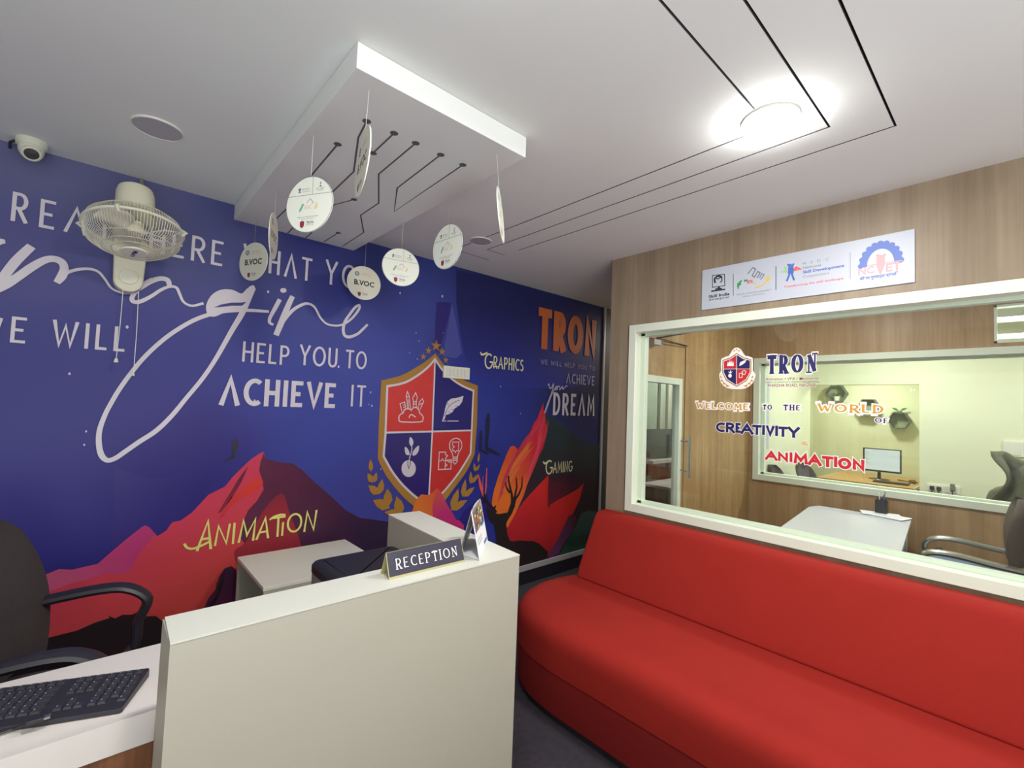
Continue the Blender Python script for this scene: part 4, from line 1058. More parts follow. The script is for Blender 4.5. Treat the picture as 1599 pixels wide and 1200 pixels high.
# ================================================================= LOGO BOARD
sb = thing('logo_board', 'long white board with four training scheme logos on the wood wall above the window', 'sign', (DX, .8, 2.2))
bt = [SGN.uv(*p) for p in ((1096,423),(1429,357),(1429,440),(1097,485))]
u0, u1 = (bt[0][0]+bt[3][0])/2, (bt[1][0]+bt[2][0])/2; v0, v1 = (bt[2][1]+bt[3][1])/2, (bt[0][1]+bt[1][1])/2
bx('board', (DX-.008, -u1, v0), (DX-.0005, -u0, v1), 'sign_white', sb, bevel=.001)
Z = lambda a, b: (1080+a/3.9975, 340+b/3.9975)
def sgp(name, mkey, fn, lift=1):
    mb = MB(); fn(mb); return mb.build(name, M[mkey], sb, world=True, recalc=False)
def ln(mb, pts, w, sm=0, closed=False, lift=1): pxribbon(mb, SGN, [Z(*p) for p in pts], w, L*lift, closed, sm)
def tx(mb, s, l, r, t, bold=0): inter(mb, SGN, s, Z(*l), Z(*r), Z(*t), L, bold)
def f_a(mb):
    ln(mb, [(132,362),(208,354),(210,425),(132,436)], .004, closed=True)
    ln(mb, [(150,408),(145,385),(160,368),(180,366),(192,376)], .010, sm=3)
    ln(mb, [(150,372),(165,384),(185,372),(192,392),(180,405)], .006, sm=3)
    ln(mb, [(172,432),(172,442)], .012); ln(mb, [(125,460),(212,448)], .008); ln(mb, [(150,447),(190,442)], .008)
    tx(mb, 'Skill India', (108,503), (238,488), (108,485), .025)
    tx(mb, 'कौशल भारत-कुशल भारत', (110,520), (236,505), (110,511), .02)
    ln(mb, [(262,352),(262,488)], .003); ln(mb, [(529,303),(529,452)], .003)
sgp('scheme_print', 'ink_black', f_a)
def f_b(mb):
    ln(mb, [(352,352),(385,312),(402,322),(380,362),(395,372),(415,336),(430,345),(410,378)], .006)
    ln(mb, [(425,378),(440,350),(455,358),(432,388)], .005)
    tx(mb, 'MEDIA & ENTERTAINMENT', (284,487), (500,455), (284,478)); tx(mb, 'SKILLS COUNCIL', (322,498), (460,478), (322,489))
    tx(mb, 'N · S · D · C', (696,296), (858,271), (696,279)); tx(mb, 'National', (696,322), (808,308), (696,306), .01); tx(mb, 'Corporation', (696,378), (858,356), (696,362))
    ln(mb, [(992,218),(992,385)], .002)
sgp('scheme_print', 'ink_grey', f_b)
def f_c(mb):
    ppoly(mb, SGN, [Z(*p) for p in ((290,430),(292,412),(302,398),(312,388),(318,396),(310,405),(312,420),(300,425),(295,445))], L); tx(mb, 'M', (330,402), (350,385), (322,388), .04)
    ln(mb, [(291,408),(289,430),(295,446)], .005, sm=2)
sgp('scheme_print', 'ink_green', f_c)
sgp('scheme_print', 'ink_coral', lambda mb: (tx(mb, 'ES', (350,412), (385,405), (350,393), .04), tx(mb, 'Transforming the skill landscape', (578,440), (950,392), (578,426), .012), ln(mb, [(640,325),(660,312),(682,322),(640,330)], .008), ppoly(mb, SGN, [Z(655+8*math.cos(q), 313+8*math.sin(q)) for q in np.linspace(0, 2*PI, 10, endpoint=False)], L)))
sgp('scheme_print', 'ink_yellow', lambda mb: (tx(mb, 'C', (386,416), (402,412), (386,398), .04), ln(mb, [(400,440),(440,425),(475,395),(488,372)], .006, 3), ppoly(mb, SGN, [Z(*p) for p in ((462,380),(472,376),(478,362),(486,368),(492,384),(484,392),(486,404),(474,395),(464,402),(468,390))], L)))
def f_d(mb):
    ln(mb, [(602,290),(617,312),(622,335)], .009); ln(mb, [(640,286),(626,312),(624,335)], .009); ln(mb, [(621,310),(622,350)], .026); ln(mb, [(616,345),(606,372),(595,398)], .009); ln(mb, [(626,345),(634,370),(642,392)], .009)
    ppoly(mb, SGN, [Z(620+8*math.cos(q), 296+8*math.sin(q)) for q in np.linspace(0, 2*PI, 12, endpoint=False)], L)
    tx(mb, 'Skill Development', (696,350), (955,312), (696,332), .03)
    tx(mb, 'कौशल गुणवत्ता प्रगति', (1052,392), (1294,362), (1052,374), .02)
sgp('scheme_print', 'ink_blue', f_d)
def f_e(mb):
    ln(mb, [(560,340),(590,338),(612,345)], .006); ln(mb, [(590,342),(588,318),(582,308)], .008)
    ppoly(mb, SGN, [Z(590+7*math.cos(q), 313+7*math.sin(q)) for q in np.linspace(0, 2*PI, 10, endpoint=False)], L)
sgp('scheme_print', 'ink_lime', f_e)
gearc = SGN.uv(*Z(1180, 292)); gr = abs(SGN.uv(*Z(1180, 170))[1]-gearc[1]); gxs = abs(SGN.uv(*Z(1305, 275))[0]-gearc[0])
def f_g(mb):
    ribbon(mb, SGN, circle(SGN, gearc, gxs*.9, 30, gr*.95, -.02, PI+.02, True), .028, L)
    for k in range(11):
        q = PI*(k+.2)/10.4; c = (gearc[0]+gxs*1.02*math.cos(q), gearc[1]+gr*1.08*math.sin(q))
        poly(mb, SGN, circle(SGN, c, .012, 10), L)
    mb.f  # gear ring with round teeth
sgp('scheme_print', 'ink_gearblue', f_g)
def f_h(mb):
    tx(mb, 'NC', (1042,360), (1142,348), (1042,315), .03); tx(mb, 'ET', (1215,338), (1312,326), (1215,288), .03)
    ln(mb, [(1180,345),(1165,300),(1197,297)], .012, closed=True); ln(mb, [(1060,306),(1318,268)], .004)
    ln(mb, [(1155,235),(1185,245),(1215,230)], .012); ln(mb, [(1182,245),(1182,290)], .030)
sgp('scheme_print', 'ink_pink', f_h)

# ================================================================= LETTERING ON THE OUTER PANE
def gpr(name, mkey, fn):
    mb = MB(); fn(mb); return mb.build(name, M[mkey], w1, world=True, recalc=False)
def outlined(name, mkey, items, border=.006, **kw):
    mb = MB()
    for s, pl, pr, pt in items: stroke_text(mb, GLS, s, pl, pr, pt, lift=L*1, grow=border*2, **kw)
    mb.build('lettering_outline', M['ink_white'], w1, world=True, recalc=False)
    mb = MB()
    for s, pl, pr, pt in items: stroke_text(mb, GLS, s, pl, pr, pt, lift=L*2, **kw)
    mb.build(name, M[mkey], w1, world=True, recalc=False)
outlined('pane_lettering', 'ink_navy', [('TRON', (1199,584.5), (1276,584), (1199,555))], .0032, w=.17, contrast=(.07,.18), serif=.03, gap=.34)
outlined('pane_lettering', 'ink_gold', [('WELCOME', (1088,638.5), (1169,640), (1088,628.5))], .0055, w=.2, contrast=(.12,.22), serif=.05, gap=.26)
outlined('pane_lettering', 'ink_navy', [('TO', (1192,640), (1206,641), (1192,632)), ('THE', (1224,641), (1250,641.5), (1224,632)), ('OF', (1367,660.5), (1387,661), (1367,652.5))], .0035, w=.2, contrast=(.11,.22), serif=.05, gap=.3)
outlined('pane_lettering', 'ink_gold', [('WORLD', (1278,643.5), (1380,645), (1278,630.5))], .006, w=.22, contrast=(.11,.24), serif=.05, gap=.26)
gpr('lettering_outline', 'ink_white', lambda mb: inter(mb, GLS, '&', (1251.5,696), (1263,696), (1251.5,687.5), L, .04))
gpr('pane_lettering', 'ink_gold', lambda mb: inter(mb, GLS, '&', (1252,695.7), (1262.5,695.7), (1252,688), L*2, .0))
cr_px = [('C',1118.5,1133,674.5,659.5),('R',1134,1147.5,675.5,659.8),('E',1149,1158,676,660.5),('A',1157,1177,677.5,661.5),('T',1175,1190,679,663.5),('I',1190.5,1195,679.5,664),('V',1196.5,1210,680.5,664.8),('I',1211,1215.5,681,665),('T',1216,1230.5,682,666.2),('Y',1231,1249,683.3,667)]
outlined('pane_lettering', 'ink_navy', [(c, (a, b1), (b, b1), (a, t1)) for c, a, b, b1, t1 in cr_px], .003, w=.25)
an_px = [('A',1195.5,1214.5,717.8,703.8),('N',1215.5,1231,719.8,706),('I',1232.5,1239,721.5,706.5),('M',1240,1262,723.5,707.5),('A',1262,1283.5,726,709.5),('T',1284,1302,729,712),('I',1302,1309,729.5,713),('O',1309,1330,732,714.5),('N',1332,1350.5,733.5,717)]
outlined('pane_lettering', 'ink_red', [(c, (a, b1), (b, b1), (a, t1)) for c, a, b, b1, t1 in an_px], .004, w=.27)
gpr('lettering_outline', 'ink_white', lambda mb: [inter(mb, GLS, t_, l_, r_, p_, L*.6, .035) for t_, l_, r_, p_ in (('Animation • VFX • Metaverse', (1195.5,595), (1279.5,595), (1195.5,590)), ('WARDHA ROAD, NAGPUR', (1198.5,605), (1275.5,605.5), (1198.5,599.8)))])
gpr('small_lettering', 'ink_maroon', lambda mb: (inter(mb, GLS, 'Animation • VFX • Metaverse', (1196,594.5), (1279,594.5), (1196,590), L*2, .006), inter(mb, GLS, 'WARDHA ROAD, NAGPUR', (1199,604.5), (1275,605), (1199,599.5), L*2, .006)))
gpr('small_lettering', 'ink_navy', lambda mb: inter(mb, GLS, 'SCHOOL OF ANIMATION, GRAPHICS AND ARTIFICIAL', (1195,598.5), (1280,598.7), (1195,596), L))
# crest sticker
q1 = lambda l: [(980+a/3.53, 480+b/3.53) for a, b in l]
gpr('crest_backing', 'ink_white', lambda mb: ppoly(mb, GLS, smooth_pts(q1([(518,285),(560,268),(580,235),(603,222),(628,235),(650,268),(692,280),(692,350),(708,370),(690,420),(650,448),(603,452),(550,446),(515,415),(507,370),(518,350)]), 2, True), L*.5))
gpr('crest_border', 'mur_gold', lambda mb: ppoly(mb, GLS, q1([(526,292),(570,276),(603,252),(640,275),(684,288),(684,360),(660,405),(603,440),(545,405),(524,362)]), L*1))
gpr('crest_field', 'ink_white', lambda mb: ppoly(mb, GLS, q1([(530,296),(572,282),(603,258),(638,281),(679,292),(679,360),(656,400),(603,433),(549,400),(529,360)]), L*1.5))
gpr('crest_quarter', 'ink_red', lambda mb: (ppoly(mb, GLS, q1([(533,299),(573,285),(602,263),(602,339),(533,340)]), L*2), ppoly(mb, GLS, q1([(604,342),(676,341),(676,359),(654,397),(604,429)]), L*2)))
gpr('crest_quarter', 'ink_navy', lambda mb: (ppoly(mb, GLS, q1([(605,263),(637,285),(676,295),(676,339),(605,339)]), L*2), ppoly(mb, GLS, q1([(533,343),(601,342),(601,429),(552,397),(533,359)]), L*2)))
def cdraw(mb):
    ppoly(mb, GLS, q1([(550,325),(555,300),(562,308),(566,290),(572,308),(578,292),(580,310),(588,298),(588,325)]), L*3)
    ppoly(mb, GLS, q1([(618,325),(622,305),(638,296),(658,290),(650,306),(634,318)]), L*3)
    ppoly(mb, GLS, [(980+(567+10*math.cos(q))/3.53, 480+(378+11*math.sin(q))/3.53) for q in np.linspace(0, 2*PI, 12, endpoint=False)], L*3); ppoly(mb, GLS, q1([(567,366),(556,355),(566,358),(570,345),(572,358),(582,352),(572,366)]), L*3)
    pxribbon(mb, GLS, q1([(618,365),(634,364),(634,388),(618,388)]), .003, L*3, True); pxribbon(mb, GLS, q1([(645,348),(655,355),(648,372),(640,372),(634,356)]), .003, L*3, True)
gpr('crest_drawing', 'ink_white', cdraw)
def claur(mb):
    for a, b, c in (((515,375),(524,392),(512,388)),((520,395),(532,412),(514,408)),((530,412),(548,426),(526,426)),((545,425),(566,436),(545,440)),((692,375),(682,392),(696,388)),((688,395),(676,412),(694,408)),((676,412),(660,426),(682,426)),((662,425),(640,436),(662,440))):
        ppoly(mb, GLS, q1([a, b, c]), L*2.2)
    for a in ((603,233),(590,240),(616,240)): poly(mb, GLS, circle(GLS, GLS.uv(*q1([a])[0]), .005, 8), L*2.2)
gpr('crest_laurel', 'ink_gold', claur)

# ================================================================= SOFA
sofa = thing('sofa', 'long red fabric wall sofa with rounded end under the cabin window', 'sofa', (2.1, .5, 0))
YR = -1.1
front = [(DX-.012, YR), (1.70, YR), (1.70, .3), (1.695, 1.0), (1.69, 1.40)]+smooth_pts([(1.69,1.40),(1.69,1.55),(1.715,1.72),(1.79,1.87),(1.92,1.96),(2.08,2.0),(2.25,1.99),(2.42,1.94),(2.576,1.885)], 5)[1:]
def rings(mb, outline, levels):
    """closed outline extruded through (z, inset) levels and capped"""
    P = [np.array(p, float) for p in outline]; n = len(P)
    nr = []
    for i in range(n):
        a = P[i]-P[i-1]; b = P[(i+1) % n]-P[i]; a /= np.linalg.norm(a)+1e-9; b /= np.linalg.norm(b)+1e-9
        na = np.array([a[1], -a[0]]); nb = np.array([b[1], -b[0]]); q = na+nb; q = q/(np.linalg.norm(q)+1e-9); nr.append(q/max(.6, q.dot(na)))
    b0 = len(mb.v)
    for z, ins in levels:
        for p, q in zip(P, nr): mb.v.append((p[0]+q[0]*ins, p[1]+q[1]*ins, z))
    for k in range(len(levels)-1):
        for i in range(n):
            j = (i+1) % n; mb.f.append((b0+k*n+i, b0+k*n+j, b0+(k+1)*n+j, b0+(k+1)*n+i))
    mb.f.append(tuple(b0+i for i in reversed(range(n)))); mb.f.append(tuple(b0+(len(levels)-1)*n+i for i in range(n)))
    return mb
sgn = 1
_ar = sum(front[i][0]*front[(i+1) % len(front)][1]-front[(i+1) % len(front)][0]*front[i][1] for i in range(len(front)))
sgn = -1 if _ar > 0 else 1
ins = lambda d: sgn*d
rings(MB(), front, [(.0, ins(.035)), (.035, ins(.035))]).build('plinth', M['black_plastic'], sofa, world=True)
rings(MB(), front, [(.035, ins(.02)), (.05, ins(.006)), (.22, ins(.0)), (.235, ins(.004))]).build('base', M['red_base'], sofa, world=True, smooth=True)
rings(MB(), front, [(.2365, ins(.003)), (.243, ins(-.004)), (.36, ins(-.008)), (.40, ins(-.004)), (.425, ins(.010)), (.442, ins(.032)), (.452, ins(.065)), (.456, ins(.11))]).build('seat', M['red_fabric'], sofa, world=True, smooth=True)
mb = MB(); prof = [(2.28,.452),(2.30,.52),(2.43,.78),(2.445,.81),(2.465,.832),(2.495,.842),(2.576,.842),(2.576,.452)]
mb.prism([(x, YR, z) for x, z in prof], (0, 1.885-YR, 0)); bm_ = mb.build('back', M['red_fabric'], sofa, world=True, bevel=.018, seg=3)

# ================================================================= RECEPTION COUNTER
H = 1.0
rc = thing('reception_counter', 'white laminate reception counter with raised ledge and a side return', 'counter', (.62, 1.2, 0))
FLx, FRx, Fy, Ly = .14, 1.094, 1.150, 1.290
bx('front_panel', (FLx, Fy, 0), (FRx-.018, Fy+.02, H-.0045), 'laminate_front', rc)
mb = MB(); pts = [(FLx, Fy-.001), (FRx, Fy-.001), (1.139, 1.875), (.992, 1.892), (.962, Ly), (FLx+.004, Ly)]
mb.prism([(x, y, H-.004) for x, y in pts], (0, 0, .004)); mb.build('ledge_top', M['laminate'], rc, world=True)
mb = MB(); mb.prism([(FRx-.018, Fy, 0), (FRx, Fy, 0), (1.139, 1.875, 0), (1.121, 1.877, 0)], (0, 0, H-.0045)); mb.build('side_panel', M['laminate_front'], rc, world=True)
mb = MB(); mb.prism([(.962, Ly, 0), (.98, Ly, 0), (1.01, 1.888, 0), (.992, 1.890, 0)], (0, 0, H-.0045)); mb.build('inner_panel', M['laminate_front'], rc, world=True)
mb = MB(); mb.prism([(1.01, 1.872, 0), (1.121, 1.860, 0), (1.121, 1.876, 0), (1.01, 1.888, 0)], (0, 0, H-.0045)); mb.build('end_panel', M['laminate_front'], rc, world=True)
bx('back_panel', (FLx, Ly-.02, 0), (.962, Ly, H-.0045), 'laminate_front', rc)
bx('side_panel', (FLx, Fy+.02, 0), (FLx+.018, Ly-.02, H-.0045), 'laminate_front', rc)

# worktop of the desk inside
dk = thing('office_desk', 'white desk top with brown front panel left of the counter, carrying the keyboard', 'desk', (-.5, 1.56, 0))
MB().prism([(-1.3, 1.386, .727), (.158, 1.386, .727), (.158, 1.30, .727), (.955, 1.30, .727), (.955, 1.74, .727), (-1.3, 1.74, .727)], (0, 0, .023)).build('desk_top', M['desk_white'], dk, world=True)
bx('fascia', (-1.3, 1.3862, .678), (.150, 1.404, .727), 'desk_white', dk)
bx('modesty_panel', (-1.3, 1.392, 0), (.150, 1.404, .6775), 'wood_desk', dk)
bx('end_post', (.152, 1.392, 0), (.172, 1.45, .7265), 'desk_white', dk)
bx('side_panel', (-1.3, 1.41, 0), (-1.282, 1.73, .7265), 'desk_white', dk)
bx('side_panel', (.94, 1.31, 0), (.955, 1.73, .7265), 'desk_white', dk)

# printer
pr = thing('printer', 'low black printer with rounded lid behind the counter ledge', 'printer', (.80, 1.6, .75))
def rrect(x0, x1, y0, y1, r, n=5):
    o_ = []
    for cx, cy, a in ((x1-r, y0+r, -90), (x1-r, y1-r, 0), (x0+r, y1-r, 90), (x0+r, y0+r, 180)):
        for i in range(n+1): q = math.radians(a+90*i/n); o_.append((cx+r*math.cos(q), cy+r*math.sin(q)))
    return o_
ol = rrect(.618, .952, 1.44, 1.762, .035)
rings(MB(), ol, [(.7505, -.004), (.76, 0), (.865, 0), (.868, -.003)]).build('body', M['beige_grey'], pr, world=True, smooth=True)
rings(MB(), ol, [(.8685, 0), (.872, .002), (.896, .002), (.905, -.006), (.909, -.018), (.910, -.04)]).build('lid', M['black_printer'], pr, world=True, smooth=True)
bx('lid_handle', (.69, 1.455, .9105), (.72, 1.463, .9135), 'black_plastic', pr, bevel=.001)
bx('label', (.6165, 1.48, .80), (.6185, 1.56, .862), 'ink_blue', pr)
bx('label', (.6155, 1.49, .83), (.617, 1.55, .855), 'white', pr)

# low cabinet by the mural, open to the left
lc = thing('low_cabinet', 'low white open-sided cabinet standing against the mural behind the printer', 'cabinet', (.9, 2.6, 0))
cz, ca, cb, cy0, cy1 = .66, .597, 1.165, 2.25, 2.752
bx('top_board', (ca, cy0, cz-.018), (cb, cy1, cz), 'laminate_cabinet_lit', lc, bevel=.0015)
bx('side_board', (cb-.018, cy0, 0), (cb, cy1, cz-.0185), 'laminate', lc)
bx('back_board', (ca+.002, cy1-.016, 0), (cb-.019, cy1, cz-.0185), 'laminate_front', lc)
bx('front_board', (ca+.002, cy0, 0), (cb-.019, cy0+.016, cz-.0185), 'laminate_front', lc)
bx('inner_board', (ca+.16, cy0+.017, 0), (ca+.176, cy1-.017, cz-.0185), 'laminate_front', lc)
bx('bottom_board', (ca+.002, cy0+.017, 0), (ca+.159, cy1-.017, .02), 'laminate', lc)

# reception name sign
ns = thing('desk_name_sign', 'black RECEPTION tent sign with brass edge on the counter ledge', 'sign', (.77, 1.22, H))
ya, yb_, yt, zt = 1.197, 1.252, 1.226, 1.068
xa, xb = .640, .902
mb = MB()
for p0, p1 in (((ya, H+.0005), (yt, zt)), ((yb_, H+.0005), (yt, zt))):
    d = Vector((0, p1[0]-p0[0], p1[1]-p0[1])).normalized(); n_ = Vector((0, -d.z, d.y))*.0015
    if n_.y*(p0[0]-yt) < 0: n_ = -n_
    mb.prism([(xa, p0[0], p0[1]), (xb, p0[0], p0[1]), (xb, p1[0], p1[1]), (xa, p1[0], p1[1])], -n_)
mb.build('brass_tent', M['brass'], ns, world=True)
dv = Vector((0, yt-ya, zt-H)); dv_l = dv.length; dvn = dv.normalized()
NF = Fr((xa, ya, H+.0005), (1, 0, 0), dvn)
mb = MB(); poly(mb, NF, [(.002, .006), (xb-xa-.002, .006), (xb-xa-.002, dv_l-.0015), (.002, dv_l-.0015)], .0008)
o = mb.build('name_plate', M['name_black'], ns, world=True, recalc=False)
mb = MB(); NW = Fr(NF.p3(0, 0, .0015), NF.U, NF.V)
draw_letters(mb, NW, fit_text('RECEPTION', .026, xb-xa-.026, .022, .030, .12, .34), .022, .030, .12, .0004, (.055, .115), .08)
mb.build('name_lettering', M['ink_white'], ns, world=True, recalc=False)

# tent calendar
A0 = PZ(749, 875.7, H+.001); A1 = PZ(761.7, 845, H+.001); C0 = PZ(717, 866, H+.001)
wv = A1-A0; C1 = C0+wv
rid = (A0+C0)/2
def onz(px_, py_, like):
    """point on the vertical plane through LIKE facing the counter side"""
    return PY(px_, py_, like.y)
T0 = onz(735.8, 800, A0+(C0-A0)*.35); 
T0 = Vector((T0.x, T0.y, T0.z)); T1 = T0+wv
ct = thing('tent_calendar', 'tent calendar with photo page standing beside the RECEPTION sign', 'calendar', (A0.x, A0.y, H))
def leaf(nm, m_, b0, b1, t0, t1, th):
    n_ = (b1-b0).cross(t0-b0).normalized()*th
    arch = []
    for k in range(9):
        f_ = k/8; arch.append(t0.lerp(t1, f_)+(t0-b0).normalized()*(.006*math.sin(PI*f_)))
    MB().prism([b0, b1]+arch[::-1], n_).build(nm, m_, ct, world=True)
leaf('page_leaf', M['paper'], A0, A1, T0, T1, .0015)
leaf('page_leaf', M['paper_grey'], C0, C1, T0, T1, .0015)
MB().prism([A0+Vector((0,0,.0005)), A1+Vector((0,0,.0005)), C1+Vector((0,0,.0005)), C0+Vector((0,0,.0005))], (0, 0, .0012)).build('foot_leaf', M['paper'], ct, world=True)
Uc = (A1-A0).normalized(); Vc = (T0-A0).normalized(); CF = Fr(A0, Uc, (Vc-Uc*Vc.dot(Uc)).normalized())
if CF.N.dot(CO-A0) < 0: CF = Fr(A1, -Uc, CF.V)
wl = (A1-A0).length; hl = (T0-A0).dot(CF.V); sk = (T0-A0).dot(Uc)
mb = MB(); rr_ = lambda a, b: (a*wl+b*sk, b*hl)
for nm, mk, q in (('photo_print', 'photo_mix', [(.06,.52),(.94,.52),(.94,.97),(.06,.97)]), ('page_print', 'cal_blue', [(.62,.48),(.94,.48),(.94,.60),(.62,.56)]), ('page_print', 'cal_blue', [(.60,.08),(.92,.08),(.92,.14),(.60,.14)]), ('page_print', 'ink_palegrey', [(.1,.26),(.5,.26),(.5,.29),(.1,.29)]), ('page_print', 'ink_palegrey', [(.1,.34),(.5,.34),(.5,.37),(.1,.37)])):
    mb = MB(); poly(mb, CF, [rr_(*p) for p in q], .0022 if nm == 'photo_print' else .0026); mb.build(nm, M[mk], ct, world=True, recalc=False)
pr_ = random.Random(3)
for mk in ('ink_red', 'ink_lime', 'ink_navy', 'ink_yellow', 'ink_white'):
    mb = MB()
    for q in range(7):
        a, b = .08+pr_.random()*.78, .54+pr_.random()*.36; poly(mb, CF, [rr_(a, b), rr_(a+.09, b), rr_(a+.08, b+.05), rr_(a+.01, b+.05)], .003)
    mb.build('photo_patch', M[mk], ct, world=True, recalc=False)['kind'] = 'stuff'
sp_ = MB()
for k in range(12):
    c = T0.lerp(T1, .08+.84*k/11); sp_.tube([c+Vector((math.cos(q)*.004*Uc.y, -math.cos(q)*.004*Uc.x, math.sin(q)*.004)) for q in np.linspace(0, 2*PI, 10, endpoint=False)], .0006, 4, True)
o = sp_.build('wire_binding', M['black_plastic'], ct, world=True); o['kind'] = 'stuff'

# ================================================================= KEYBOARD AND CABLE
KBR = PZ(235, 1043, .772); KFR = PZ(201, 1097, .768)
dU = (PZ(0, 1075, .772)-KBR); dU.z = 0; ang = math.atan2(-dU.y, -dU.x)
kb = thing('keyboard', 'black computer keyboard lying askew on the white desk', 'keyboard', (KBR.x, KBR.y, .75), ang)
KW, KD = .445, .155
def tilt(u, v): return .012+.010*(1+v/KD)   # rear higher; v from 0 (rear) to -KD (front)
mb = MB()
ol = [(-KW, -.008), (-KW+.008, 0), (-.004, 0), (0, -.004), (-.006, -KD+.004), (-.010, -KD), (-KW+.008, -KD), (-KW, -KD+.008)]
n = len(ol); mb.add([(u, v, .001) for u, v in ol]+[(u, v, tilt(u, v)) for u, v in ol], [tuple(reversed(range(n))), tuple(range(n, 2*n))]+[(i, (i+1) % n, n+(i+1) % n, n+i) for i in range(n)])
mb.build('case', M['black_plastic'], kb, bevel=.0015)
kc = {}
def keycap(wd):
    if wd not in kc:
        m_ = MB(); a = wd/2; b = .0078
        m_.add([(-a,-b,0),(a,-b,0),(a,b,0),(-a,b,0),(-a+.002,-b+.002,.005),(a-.002,-b+.002,.005),(a-.002,b-.0015,.005),(-a+.002,b-.0015,.005)], [(4,5,6,7),(0,1,5,4),(1,2,6,5),(2,3,7,6),(3,0,4,7)])
        me = m_.mesh('key'); me.materials.append(M['key']); me.materials.append(M['keymark'])
        bm = bmesh.new(); bm.from_mesh(me)
        for xo, yo, sx, sy in ((-a+.004, .0015, .0026, .003),):
            vs = [bm.verts.new(p) for p in ((xo, yo, .0052), (xo+sx, yo, .0052), (xo+sx, yo+sy, .0052), (xo, yo+sy, .0052))]; f_ = bm.faces.new(vs); f_.material_index = 1
        bm.to_mesh(me); bm.free(); kc[wd] = me
    return kc[wd]
tl = math.atan(.010/KD)
def key(u, v, wd=.0165):
    o = bpy.data.objects.new('key', keycap(round(wd, 4))); C.objects.link(o); o.parent = kb
    o.location = (u, v, tilt(u, v)+.0003); o.rotation_euler = (tl, 0, 0)
pt = .0188
for r in range(6):
    v = -.016-r*.0195-(.006 if r > 0 else 0)
    # numeric block
    for c in range(4):
        if r == 5 and c == 1: continue
        if r == 0 and c == 3: pass
        key(-.018-c*pt, v)
    # arrows / nav
    for c in range(3):
        if r in (3,) or (r == 4 and c != 1): continue
        key(-.100-c*pt, v)
    if r == 5:
        xs_ = [(.022, 0), (.022, 1), (.022, 2), (.022, 3)]
        u = -.166
        for wd in (.021, .021, .021, .10, .021, .021, .021):
            key(u-wd/2, v, wd-.002); u -= wd
    else:
        u = -.166; n_ = 13; first = .03 if r else .0165
        for c in range(14):
            wd = .028 if (c == 0 and r) else pt
            if u-wd < -KW+.012: break
            key(u-wd/2, v, wd-.002); u -= wd
cbl = thing('usb_cable', 'black USB cable with silver plug on the desk in front of the keyboard', 'cable', (-.05, 1.45, .75))
p1 = PZ(80, 1117, .778); p0 = PZ(42, 1128, .776); pm = PZ(70, 1120, .778); d_ = (p1-p0).normalized(); nn = Vector((-d_.y, d_.x, 0))
MB().prism([p0+nn*.008+Vector((0,0,-.006)), p0-nn*.008+Vector((0,0,-.006)), pm-nn*.008+Vector((0,0,-.006)), pm+nn*.008+Vector((0,0,-.006))], (0, 0, .009)).build('plug', M['black_plastic'], cbl, world=True, bevel=.002)
MB().prism([pm+nn*.006+Vector((0,0,-.004)), pm-nn*.006+Vector((0,0,-.004)), p1-nn*.006+Vector((0,0,-.004)), p1+nn*.006+Vector((0,0,-.004))], (0, 0, .0045)).build('plug_tip', M['chrome'], cbl, world=True)
for pts in ([(44,1128),(20,1134),(0,1139),(-40,1147)], [(43,1131),(20,1140),(0,1147),(-40,1160)]):
    MB().tube([tuple(PZ(a, b, .768 if a > 30 else .756)) for a, b in pts], .0022, 6).build('cord', M['cable'], cbl, world=True, smooth=True)

